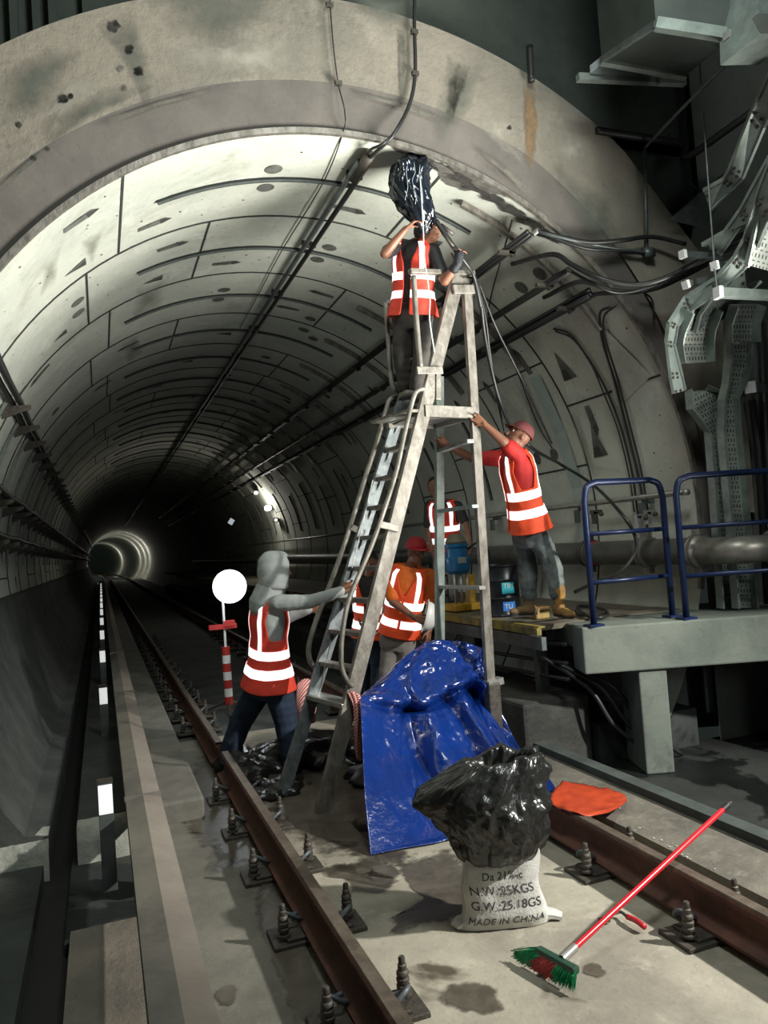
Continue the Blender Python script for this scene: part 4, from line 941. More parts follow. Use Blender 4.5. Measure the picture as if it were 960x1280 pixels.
# paper scraps beyond the rail
rr = random.Random(11); mb0 = None
for k in range(46):
    x, y = rr.uniform(765, 860), 0; t = rr.random(); x = 760+t*150+rr.uniform(-10, 10); y = 1012+t*95+rr.uniform(-14, 22)
    p = atZ(x, y, .073)
    if not 2.62 < p.x < 3.0: continue
    s_ = rr.uniform(.004, .010); mb = MB(); mb.box(p, (s_, s_*1.6, .002), Matrix.Rotation(rr.random()*3, 3, 'Z')); tag(mb.build('paper_scrap', M_paper), 'tiny pale scrap on the gritty strip beyond the right rail', 'scrap', 'pale scraps beyond the right rail')
# white sack
sc_ = V((1.60, 3.13, 0)); axx = V((math.cos(-.30), math.sin(-.30), 0)); ayy = V((-axx.y, axx.x, 0))
def sackp(t, z):
    k = z/.31; w = .190*(1-.10*math.sin(k*2.2)) + .018*math.exp(-k*7); d = .105*(1-.25*k) * (.55+.45*min(1, k*4+.3))
    cs, sn = math.cos(t), math.sin(t); ex = .62
    x = w*math.copysign(abs(cs)**ex, cs); y = d*math.copysign(abs(sn)**ex, sn)
    x += .008*math.sin(k*9+2*sn); y += .007*noise.noise(V((x*14, z*14, sn)))
    return sc_ + axx*x + ayy*y + V((0, 0, z))
root = empty('white_sack', sc_, 'white woven sack with black printing standing on the trackbed under the bin bag', 'sack')
mb = MB(); rows = []
for i in range(25):
    z = .004+.335*i/24; rows.append([sackp(2*PI*j/60, z) for j in range(60)])
mb.grid(rows, wrap=True); mb.face([p for p in rows[0][::-1]]); mb.build('sack_body', M_sack, root, smooth=True)
for s_ in (-1, 1):
    mb = MB(); a = sc_+axx*s_*.17+V((0, 0, .02)); b = sc_+axx*s_*(.255 if s_ > 0 else .225)-ayy*.03+V((0, 0, .014))
    mb.sweep(cr([a, a.lerp(b, .5)+V((0, 0, .006)), b], 5), [(-.045, -.012), (.045, -.012), (.045, .012), (-.045, .012)], scales=[1-.045*k for k in range(11)]); mb.build('corner_ear', M_sack, root, smooth=2)
def sack_text(txt, z, x, size):
    cu = bpy.data.curves.new('t', 'FONT'); cu.body = txt; cu.size = size; cu.align_x = 'CENTER'; to = bpy.data.objects.new('t', cu); COL.objects.link(to)
    dg = bpy.context.evaluated_depsgraph_get(); me = bpy.data.meshes.new_from_object(to.evaluated_get(dg)); bpy.data.objects.remove(to)
    bm = bmesh.new(); bm.from_mesh(me)
    for v in bm.verts:
        X, Z = v.co.x+x, z+v.co.y; t = -PI/2 ; best = None
        k = Z/.31; w = .190*(1-.10*math.sin(k*2.2)) + .018*math.exp(-k*7); cs = max(-1, min(1, X/w)); cs2 = math.copysign(abs(cs)**(1/.62), cs)
        t = -math.acos(max(-1, min(1, cs2))); p = sackp(t, Z)
        v.co = p + (p-sc_-V((0, 0, Z))).normalized()*.0025 - V(root['_org'])
    bm.to_mesh(me); bm.free(); me.materials.clear(); me.materials.append(M_ink); o = bpy.data.objects.new('printed_line', me); COL.objects.link(o); o.parent = root; o['_org'] = root['_org']; o['label'] = 'black printed words ' + txt.replace('.', ' ')
    return o
sack_text('Da 21%-c', .222, .0, .046); sack_text('N.W.:25KGS', .160, -.01, .052); sack_text('G.W.:25.18GS', .098, -.005, .052); sack_text('MADE IN CHINA', .034, -.0, .045)
# black bin bag over it
cb = V((1.60, 3.13, 0))
def bagring(z):
    ks = [(.285, -.00, .155, .11), (.33, .0, .19, .15), (.40, .0, .215, .18), (.48, -.03, .245, .20), (.54, -.045, .27, .20), (.59, -.05, .27, .19), (.65, -.015, .245, .17), (.70, .02, .20, .15), (.735, .045, .17, .12), (.72, .045, .13, .09), (.66, .03, .11, .08)]
    return ks[z]
mb = MB(); rows = []
ksp = [V((a, b, c)) for a, b, c, d in [bagring(i) for i in range(11)]]; kd = [V((bagring(i)[3], 0, 0)) for i in range(11)]
A = cr(ksp, 9); B = cr(kd, 9)
for i, (q, d) in enumerate(zip(A, B)):
    ring = []
    for j in range(170):
        t = 2*PI*j/170; cs, sn = math.cos(t), math.sin(t)
        wr = .030*(1-2.4*abs(noise.noise(V((cs*2.6, sn*2.6, q.x*4.5))))) + .022*noise.noise(V((cs*7, sn*7, q.x*13))) + .010*(1-3*abs(noise.noise(V((cs*12, sn*12, q.x*20)))))
        vd = noise.voronoi(V((cs*2.4, sn*2.4, q.x*7)))[0]; wr += .030*(vd[1]-vd[0]); vd = noise.voronoi(V((cs*5.5, sn*5.5, q.x*15)))[0]; wr += .013*(vd[1]-vd[0])-.015
        if i > 60: wr += .012*math.sin(t*17+3*cs)*(i-60)/30
        lobe = .03*max(0, math.cos(t-PI*1.02))**6 * math.exp(-((q.x-.60)/.07)**2)
        r_ = 1+wr*3.0; p = cb + axx*(q.y + (q.z+lobe)*cs*r_) + ayy*d.x*sn*r_ + V((0, 0, q.x + (.012*math.sin(5*t)+.02*noise.noise(V((cs*3, sn*3, 5))) - .05*max(0, -cs)*(i/90))*(i/90)))
        ring.append(p)
    rows.append(ring)
mb.grid(rows, wrap=True); mb.face(rows[-1]); mb.face(rows[0][::-1]); tag(mb.build('bin_bag', M_bag, smooth=True), 'crumpled black bin bag pulled over the top of the white sack', 'bin bag')
# broom
hb = atZ(683, 1218, .03); root = empty('broom', hb, 'broom with a red handle and green and red bristles leaning over the right rail', 'broom')
ha = atZ(706, 1196, .085)
he = None
dd = ray(908, 1008)
# far end of the handle: choose the point on that sight line 1.22 m from the socket
lo_, hi_ = 2.5/F, 7.0/F; best = min((abs(((O+dd*(t/1000/F)) - ha).length-1.22), t) for t in range(2500, 6000, 5)); he = O+dd*(best[1]/1000/F)
dh = (he-ha).normalized()
mb = MB(); mb.tube([ha+dh*.05, he-dh*.03], .0125, 12); mb.build('handle', M_red, root, smooth=2)
mb = MB(); mb.tube([ha-dh*.015, ha+dh*.065], .016, 12); mb.build('ferrule', M_alub, root, smooth=2)
mb = MB(); mb.tube([he-dh*.035, he+dh*.01], .014, 10); mb.tube(cr([he+dh*.01, he+dh*.03+V((.012, 0, 0)), he+dh*.045, he+dh*.03-V((.012, 0, 0)), he+dh*.008], 4), .003, 6); mb.build('hanging_end_cap', M_black, root, smooth=2)
c1, c2 = atZ(672, 1187, .075), atZ(721, 1214, .075); bx_ = (c2-c1).normalized()
e1, e2 = atZ(641, 1199, .012), atZ(716, 1242, .012)
mb = MB(); mb.beam(c1, c2, .035, .028); mb.build('broom_head', mat('dark green plastic', (.02, .06, .04), .4), root, bevel=.006)
rr = random.Random(2)
for nm, m, a, b in (('green_bristles', M_grn, 0, .30), ('red_bristles', M_redb, .30, .66), ('green_bristles', M_grn, .66, 1)):
    mb = MB()
    for k in range(int(900*(b-a))):
        t = a+(b-a)*rr.random(); q = rr.uniform(-.012, .012); p = c1.lerp(c2, t)+V((0, 0, q)); t2 = t+rr.uniform(-.03, .03); e_ = e1.lerp(e2, t2); ln = rr.uniform(.86, 1.05)
        z = (e_-p)*ln + V((rr.uniform(-.006, .006), rr.uniform(-.006, .006), rr.uniform(0, .03))); n_ = bx_*.0022
        mb.face([p-n_, p+n_, p+z*.6+n_+V((0, 0, .006)), p+z, p+z*.6-n_+V((0, 0, .006))]); n2 = V((0, 0, .0022)); mb.face([p-n2, p+n2, p+z+n2, p+z-n2])
    o = mb.build(nm, m, root, fix=False); o['kind'] = 'stuff'
# hand tool with red grip beside the fastener
g0, g1 = atZ(806, 1159, .03), atZ(784, 1146, .03); root = empty('hand_tool', g1, 'small metal hand tool with a red grip lying beside the broom handle', 'hand tool')
mb = MB(); mb.tube(cr([g0, g0.lerp(g1, .5)+V((0, 0, .006)), g1], 4), .012, 10); mb.build('red_grip', M_red, root, smooth=True)
g2, g3 = atZ(768, 1142, .025), atZ(752, 1155, .02); mb = MB(); mb.tube(cr([g1, atZ(776, 1140, .028), g2, atZ(760, 1146, .022), g3], 5), .007, 8); mb.box(atZ(755, 1150, .02), (.05, .02, .02)); mb.build('metal_jaw', M_bolt, root, smooth=2)
# striped rag hanging on the ladder foot step
T3 = [[(434, 866, 4.95), (440, 864, 4.93), (449, 868, 4.93)], [(440, 880, 4.92), (446, 880, 4.9), (453, 886, 4.9)], [(442, 905, 4.9), (448, 905, 4.88), (454, 908, 4.9)], [(443, 922, 4.9), (448, 925, 4.88), (453, 928, 4.9)], [(447, 948, 4.9), (449, 950, 4.89), (452, 949, 4.9)]]
G = surf(T3, 6, 6)
for i in range(len(G)):
    for j in range(len(G[0])): G[i][j] = G[i][j] + V((0, -.015*math.sin(j*1.3+i*.2), 0))
m_, nt_, b_ = _new('red striped cloth'); uvn = nt_.nodes.new('ShaderNodeUVMap'); wv = nt_.nodes.new('ShaderNodeTexWave'); wv.inputs['Scale'].default_value = 5; wv.bands_direction = 'DIAGONAL'
nt_.links.new(uvn.outputs['UV'], wv.inputs['Vector']); rp = nt_.nodes.new('ShaderNodeValToRGB'); rp.color_ramp.elements[0].color = (.50, .05, .05, 1); rp.color_ramp.elements[1].color = (.62, .52, .48, 1); rp.color_ramp.elements[0].position = .45; rp.color_ramp.elements[1].position = .55
nt_.links.new(wv.outputs['Fac'], rp.inputs['Fac']); nt_.links.new(rp.outputs['Color'], b_.inputs['Base Color']); b_.inputs['Roughness'].default_value = .9; M_rag = m_
mb = MB(); mb.grid(G, uvs=[[(j/len(G[0])*1.0, i/len(G)*3.2) for j in range(len(G[0]))] for i in range(len(G))]); o = mb.build('striped_rag', M_rag, smooth=True); md = o.modifiers.new('t', 'SOLIDIFY'); md.thickness = .006; tag(o, 'red and white striped rag hanging from the near ladder stile', 'rag')
# red and white bag behind the ladder foot
T4 = [[(372, 856, 6.0), (382, 850, 6.0), (392, 856, 6.0)], [(372, 880, 5.95), (382, 880, 5.9), (392, 880, 5.95)], [(374, 905, 5.95), (382, 905, 5.9), (390, 902, 5.95)]]
G = surf(T4, 5, 5); mb = MB(); mb.grid(G, uvs=[[(j/10, i/10*1.6) for j in range(len(G[0]))] for i in range(len(G))]); o = mb.build('striped_bag', M_rag, smooth=True); md = o.modifiers.new('t', 'SOLIDIFY'); md.thickness = .03; tag(o, 'red and white striped bag behind the far ladder foot', 'bag')
# dark debris heap of plastic sheet and blocks between the hooded man's feet
rr = random.Random(9)
def lump(c, r, seed, m, name, lab, cat, g=None, flat=.55, amp=.35):
    mb = MB(); mb.ellipsoid(c, V((r, 0, 0)), V((0, r*.9, 0)), V((0, 0, r*flat)), 28, 18)
    for v in mb.bm.verts:
        d = (v.co-c); k = 1+amp*noise.noise(d*(1.8/r)+V((seed, 0, 0))) + amp*.6*noise.noise(d*(4/r)+V((seed, 5, 0))) - amp*.4*abs(noise.noise(d*(7/r)+V((seed, 9, 0)))); v.co = c + d*k
        v.co.z = max(v.co.z, .004)
    return tag(mb.build(name, m, smooth=True), lab, cat, g)
lump(V((1.04, 6.15, .05)), .33, 1, M_bag, 'plastic_heap', 'low heap of wet black plastic between the feet of the hooded man', 'plastic sheet', flat=.4, amp=.5)
lump(V((1.05, 5.5, .02)), .22, 4, M_bag, 'plastic_heap', 'small crumpled black plastic piece in front of the hooded man near the ladder foot', 'plastic sheet', flat=.35, amp=.5)
lump(V((1.75, 6.1, .05)), .36, 7, M_bag, 'plastic_heap', 'dark plastic bundle behind the near ladder foot', 'plastic sheet', flat=.5, amp=.5)
lump(V((1.85, 5.4, .03)), .25, 12, M_black, 'plastic_heap', 'flat dark bundle between the ladder foot and the blue tarpaulin', 'plastic sheet', flat=.4, amp=.5)
for i in range(9):
    c = atZ(rr.uniform(285, 400), rr.uniform(925, 985), .02); mb = MB(); a, b = rr.uniform(.03, .09), rr.uniform(.02, .05); mb.box(c, (a, b, .03), Matrix.Rotation(rr.uniform(0, 3), 3, 'Z') @ Matrix.Rotation(.3, 3, 'X')); tag(mb.build('rubble_piece', M_bolt, bevel=.006), 'small dark rubble piece on the floor around the hooded man', 'rubble', 'rubble around the hooded man')
mb = MB(); mb.face([atZ(320, 975, .04), atZ(332, 975, .05), atZ(345, 984, .03), atZ(338, 987, .02)]); tag(mb.build('shiny_scrap', M_galv), 'small shiny metal scrap lying left of the hooded mans right shoe', 'scrap')
# drum on the walkway
dc = V((3.36, 6.15, .998)); root = empty('steel_drum', dc, 'dark blue black steel drum with blue labels on the walkway behind the red shirted man', 'drum')
mb = MB(); mb.lathe(dc, (0, 0, 1), [(.0, 0), (.165, 0), (.172, .01), (.165, .02), (.165, .15), (.171, .16), (.165, .17), (.165, .31), (.171, .32), (.165, .33), (.165, .43), (.174, .44), (.174, .455), (.16, .455), (.158, .44), (0, .44)], 32); mb.build('barrel', M_drum, root, smooth=2)
def lblp(z0, z1, m, a0=-1.75, a1=-1.05, nm='label_patch'):
    mb = MB(); mb.grid([[dc+V((.1675*math.cos(a0+(a1-a0)*i/8), .1675*math.sin(a0+(a1-a0)*i/8), z)) for z in (z0, z1)] for i in range(9)]); return mb.build(nm, m, root)
a_ = math.atan2(-dc.y, -dc.x+.0); lblp(.20, .30, M_cyan, a_+.05, a_+.75); lblp(.05, .13, M_lblue, a_+.05, a_+.75)
for txt, z, m in (('TU', .07, M_white), ('TIM', .25, M_white)):
    cu = bpy.data.curves.new('t', 'FONT'); cu.body = txt; cu.size = .06; to = bpy.data.objects.new('t', cu); COL.objects.link(to); me = bpy.data.meshes.new_from_object(to.evaluated_get(bpy.context.evaluated_depsgraph_get())); bpy.data.objects.remove(to)
    for v in me.vertices:
        a = a_+.12 + v.co.x/.168; v.co = V((.169*math.cos(a), .169*math.sin(a), z+v.co.y))
    me.materials.clear(); me.materials.append(m); o = bpy.data.objects.new('label_lettering', me); COL.objects.link(o); o.parent = root; o['_org'] = root['_org']
# core drilling rig
dcx = atD(577, 745, 7.6); dcx.z = 1.0
root = empty('drilling_machine', dcx, 'upright blue drilling machine on a yellow base standing on the walkway', 'machine')
mb = MB(); mb.box(dcx+V((.03, 0, .04)), (.34, .26, .07)); mb.box(dcx+V((.10, 0, .20)), (.07, .10, .30)); mb.build('yellow_base', mat('machine yellow', (.62, .36, .02), .5, 0, (.35, .2, .02), 9), root, bevel=.01)
mb = MB(); mb.lathe(dcx+V((-.02, 0, .36)), (0, 0, 1), [(.07, 0), (.11, .02), (.125, .05), (.125, .16), (.105, .17), (.105, .26), (.12, .27), (.12, .30), (.06, .31)], 20); mb.build('motor_housing', M_mblue, root, smooth=2)
mb = MB(); mb.lathe(dcx+V((-.02, 0, .66)), (0, 0, 1), [(.10, 0), (.11, .02), (.09, .06), (.05, .10)], 20); mb.build('motor_cap', mat('olive cap', (.16, .15, .10), .5), root, smooth=2)
for dx in (-.09, -.02, .05): mb = MB(); mb.tube([dcx+V((dx, -.05, .06)), dcx+V((dx, -.05, .38))], .013, 8); mb.build('guide_column', M_alub, root, smooth=True)
mb = MB(); mb.box(dcx+V((-.03, -.128, .50)), (.09, .006, .06)); mb.build('rating_plate', M_galv, root)
mb = MB(); mb.tube(cr([dcx+V((.10, 0, .60)), dcx+V((.2, -.05, .66)), dcx+V((.3, -.05, .58)), dcx+V((.3, -.05, .35))], 5), .012, 8); mb.build('side_handle', M_black, root, smooth=True)
# crate rack and white tube left of it
cc = atD(532, 745, 7.9); cc.z = 1.0; root = empty('wire_crate', cc, 'dark wire crate on the walkway left of the drilling machine', 'crate')
mb = MB()
for i in range(5):
    for z in (.04, .14, .24, .34): mb.beam(cc+V((-.2, -.12, z)), cc+V((.2, -.12, z)), .012, .012); mb.beam(cc+V((-.2, .12, z)), cc+V((.2, .12, z)), .012, .012)
    mb.beam(cc+V((-.2+.1*i, -.12, 0)), cc+V((-.2+.1*i, -.12, .36)), .012, .012); mb.beam(cc+V((-.2+.1*i, .12, 0)), cc+V((-.2+.1*i, .12, .36)), .012, .012)
mb.build('wire_frame', M_bolt, root)
mb = MB(); mb.box(cc+V((0, 0, .37)), (.42, .26, .02)); mb.build('crate_lid', M_white, root)
# small yellow box by the boots
bb = V((3.42, 5.62, .998)); root = empty('yellow_box', bb, 'small yellow plastic box between the boots on the walkway', 'box'); mb = MB(); mb.box(bb+V((0, 0, .045)), (.13, .10, .09)); mb.build('box_body', mat('dull yellow plastic', (.5, .36, .12), .6, 0, (.3, .2, .08), 9), root, bevel=.012); mb = MB(); mb.box(bb+V((0, 0, .094)), (.135, .105, .012)); mb.build('box_lid', M_booty, root)
# black bag hung at the crown with its hose
root = empty('crown_bag', atD(520, 240, 5.75), 'black plastic bag wrapped round a drip point on the tunnel crown above the ladder', 'plastic bag')
ctr = [(521, 196, .07, 5.80), (518, 206, .15, 5.78), (514, 222, .155, 5.76), (514, 240, .165, 5.75), (520, 258, .16, 5.75), (526, 272, .12, 5.75), (529, 284, .06, 5.76), (531, 292, .03, 5.77)]
K = cr([V((a, b, d)) for a, b, c, d in ctr], 7); Rr = cr([V((c, 0, 0)) for a, b, c, d in ctr], 7); rows = []
for i, (q, r) in enumerate(zip(K, Rr)):
    c = atD(q.x, q.y, q.z); ring = []
    for j in range(72):
        t = 2*PI*j/72; wv = 1+.5*noise.noise(V((math.cos(t)*1.7, math.sin(t)*1.7, i*.05)))*.7 - .45*abs(noise.noise(V((math.cos(t)*4, math.sin(t)*4, i*.12))))
        ring.append(c + (RT*math.cos(t) + FW*math.sin(t)*.8)*r.x*wv*.98)
    rows.append(ring)
mb = MB(); mb.grid(rows, wrap=True); mb.face(rows[0]); mb.face(rows[-1][::-1]); mb.build('bag_film', mat('glossy black film', (.010, .014, .022), .14, 0, bump=.5, bscale=12, spec=.9), root, smooth=True)
rr = random.Random(21)
for k in range(3):
    mb = MB(); t0 = rr.uniform(0, 1); c = [atD(508+9*k+rr.uniform(-3, 3), 206+12*m_i+rr.uniform(-4, 4), 5.58) for m_i in range(0, 5)]
    mb.tube(cr(c, 4), .0022, 5); mb.build('plastic_fold', mat('pale film edge', (.35, .42, .48), .3), root, smooth=True)
cable([atD(525, 220, 5.58), atD(529, 285, 5.5), atD(530, 320, 5.5), atD(537, 370, 5.5), atD(537, 400, 5.5), atD(543, 440, 5.55)], .0042, 'thin pale cord hanging from the crown bag in front of the man on the ladder', 'cord', 'cord', m=M_white)
root = empty('spray_lance', atD(552, 285, 5.7), 'black spray lance held up by the man on the ladder', 'lance')
mb = MB(); mb.tube(cr([atD(545, 276, 5.7), atD(553, 288, 5.7), atD(562, 301, 5.7), atD(572, 316, 5.72)], 5), .020, 8); mb.build('lance_tube', M_black, root, smooth=True)
mb = MB(); mb.tube([atD(551, 281, 5.7), atD(567, 293, 5.7)], .016, 8); mb.tube([atD(553, 292, 5.68), atD(567, 308, 5.68)], .010, 6); mb.build('trigger_bracket', M_bolt, root, smooth=True)
mb = MB(); mb.tube(cr([atD(572, 316, 5.72), atD(585, 333, 5.8), atD(592, 345, 5.88), atD(598, 370, 5.95), atD(601, 385, 6.0)], 6), .013, 8); mb.build('lance_hose', M_cable, root, smooth=True)
# fallen clamp on the ladder top
# ================================================================== PLATFORM LADDER
LU = V((math.cos(math.radians(12)), math.sin(math.radians(12)), 0)); LN = V((-LU.y, LU.x, 0))
LF = V((1.257, 4.898, 0)); LW = .50
def near(x, y, o=0.0): return atP(x, y, LF+LN*o, LN)
def farp(x, y, o=0.0): return atP(x, y, LF+LN*(LW+o), LN)
ladder = empty('platform_ladder', LF, 'tall scuffed aluminium platform ladder standing over the track', 'ladder')
def beampart(nm, a, b, w, h, m=M_alu, up=None, par=ladder, bev=.004):
    mb = MB(); mb.beam(a, b, w, h, up=up or LN); return mb.build(nm, m, par, bevel=bev)
# channel profile stiles
def stile(nm, a, b, wid, thk, m=M_alu):
    mb = MB(); d = (b-a).normalized(); side = d.cross(LN).normalized()
    mb.beam(a, b, wid, thk*.25, up=LN); mb.beam(a+side*wid*.5+LN*thk*.4, b+side*wid*.5+LN*thk*.4, .006, thk, up=LN); mb.beam(a-side*wid*.5+LN*thk*.4, b-side*wid*.5+LN*thk*.4, .006, thk, up=LN)
    return mb.build(nm, m, ladder)
Rb, Rt = near(403, 1018), near(574, 345); Rb.z = 0
stile('front_stile', Rb, Rt, .098, .035)
Lt = farp(509, 487); Lb0 = farp(383, 899); dL = (Lb0-Lt).normalized(); Lb = Lb0 + dL*((Lb0.z-.0)/-dL.z)
st = stile('front_stile', Lb, Lt, .085, .035, mat('shadowed aluminium', (.28, .31, .32), .45, .5, (.13, .15, .16), 14))  # cooler aluminium copy with shade put into its colour
# rear stiles
Bt, Bb = near(584, 348, .0), near(614, 852, .0); stile('rear_stile', Bb, Bt, .070, .035)
Ft, Fb = farp(550, 470), farp(551, 812); stile('rear_stile', Fb, Ft, .070, .035, M_galv)
# the rear feet stand on short packing blocks
for nm, p, lab in (('packing_post', Bb, 'dark packing stand under the near rear foot of the ladder'), ('packing_post', Fb, 'dark packing stand under the far rear foot of the ladder, behind the tarpaulin')):
    mb = MB(); mb.box((p.x, p.y, p.z/2+.0), (.10, .10, p.z-.01)); tag(mb.build(nm, M_bolt, bevel=.01), lab, 'packing')
mb = MB(); mb.beam(near(608, 856), near(626, 850), .07, .05); mb.build('rear_foot', M_alub, ladder)
# steps between the front stiles
def lin(a, b, z): return a.lerp(b, (z-a.z)/(b.z-a.z))
zs = [.66 + .222*k for k in range(10)]
for k, z in enumerate(zs):
    a, b = lin(Rb, Rt, z), lin(Lb, Lt, z); mb = MB(); d = (b-a).normalized(); t = V((LU.x, LU.y, 0))
    w_ = .085 if k else .13
    mb.hexa([a-t*w_/2-V((0, 0, .02)), b-t*w_/2-V((0, 0, .02)), b+t*w_/2-V((0, 0, .02)), a+t*w_/2-V((0, 0, .02)), a-t*w_/2+V((0, 0, .012)), b-t*w_/2+V((0, 0, .012)), b+t*w_/2+V((0, 0, .012)), a+t*w_/2+V((0, 0, .012))])
    mb.build('step', M_alu if k else M_alub, ladder, bevel=.003)
    # triangular gusset plates on the far stile
    if k:
        q = b + V((0, 0, 0)); mb = MB(); sl = (Lt-Lb).normalized()
        mb.prism([q-LN*.02+LU*.0, q-LN*.02-sl*.10, q-LN*.02+LU*.035-V((0, 0, .02))], LN*.005); mb.build('gusset', MATS['shadowed aluminium'], ladder)
mb = MB(); a, b = lin(Rb, Rt, .66), lin(Lb, Lt, .66); mb.beam(a-V((0, 0, .06))+LU*.02, b-V((0, 0, .02))+LU*.08, .02, .05); mb.build('step_brace', M_alu, ladder)
# platform
zp = 2.66
pa, pb = near(531, 520), near(583, 500); pc, pd = pa+LN*LW, pb+LN*LW
pa = V((pa.x, pa.y, zp)); ln_ = .46
P = [V((pa.x, pa.y, zp)), V((pa.x, pa.y, zp))+LU*ln_, V((pa.x, pa.y, zp))+LU*ln_+LN*LW, V((pa.x, pa.y, zp))+LN*LW]
mb = MB(); 
for i in range(7):
    a = P[0]+LU*(.03+.065*i); mb.beam(a, a+LN*LW, .05, .018)
mb.build('platform_slats', M_alub, ladder)
mb = MB(); mb.beam(P[0]+V((0, 0, .0)), P[1], .035, .085); mb.build('platform_side', M_alu, ladder); mb = MB(); mb.beam(P[3], P[2], .035, .085); mb.build('platform_side', M_alu, ladder)
mb = MB(); mb.beam(P[1], P[2], .035, .085); mb.build('platform_end', M_alub, ladder)
q = P[0]+LU*.0; mb = MB(); mb.beam(q-LU*.10, P[3]-LU*.10, .12, .02); mb.build('platform_lip', M_alu, ladder)
# rungs between the rear stiles
for y1, y2, m in ((563, 553, M_alub), (640, 632, M_galv), (734, 734, M_alub)):
    a = farp(551, y1); b = near(598 if y1 > 700 else (590 if y1 > 600 else 585), y2); b.z = a.z = (a.z+b.z)/2
    b = b+(b-a).normalized()*.05; mb = MB(); mb.beam(a, b, .06, .028); mb.build('rear_rung', m, ladder, bevel=.003)
# hand rails
def hrail(nm, pts, r, m=M_alu, fn=near):
    mb = MB(); mb.tube(cr([fn(x, y) for x, y in pts], 6), r, 10); return mb.build(nm, m, ladder, smooth=True)
hrail('hand_rail', [(508, 500), (499, 495), (487, 500), (482, 515), (470, 556), (456, 599), (434, 670), (412, 732), (398, 768), (387, 803), (387, 824), (396, 838)], .019, fn=lambda x, y: farp(x, y, .06))
hrail('hand_rail', [(531, 486), (522, 488), (516, 500), (505, 545), (494, 594), (469, 670), (450, 716), (436, 750), (428, 792), (427, 832), (434, 851), (441, 858)], .017, fn=lambda x, y: near(x, y, -.02))
beampart('rail_bracket', farp(439, 659, .04), farp(456, 667, .0), .05, .02, up=V((0, 1, 0)))
beampart('rail_bracket', near(473, 655, -.02), near(498, 661, -.02), .05, .02, up=V((0, 1, 0)))
# upper guard frame
hrail('guard_bar', [(517, 345), (519, 380), (522, 420), (526, 463)], .022)
beampart('guard_bar', near(512, 339), near(592, 342), .045, .035, up=V((0, 0, 1)))
beampart('guard_bracket', near(521, 463, -.02), near(553, 463, -.02), .055, .02, up=V((0, 1, 0)))
beampart('guard_bracket', near(566, 362, -.02), near(592, 362, -.02), .07, .03, up=V((0, 1, 0)))
beampart('guard_post', near(547, 468), near(547, 500), .045, .03)
hrail('guard_bar', [(482, 378), (485, 420), (488, 462), (491, 484), (497, 487)], .020, fn=farp)
beampart('guard_bar', farp(482, 378), farp(520, 382), .04, .03, up=V((0, 0, 1)))
mb = MB(); mb.tube([farp(466, 600, -.1), farp(440, 710, -.1)], .004, 5); mb.tube([farp(414, 800, -.1), farp(398, 870, -.1)], .004, 5); mb.build('stay_wire', M_alub, ladder)
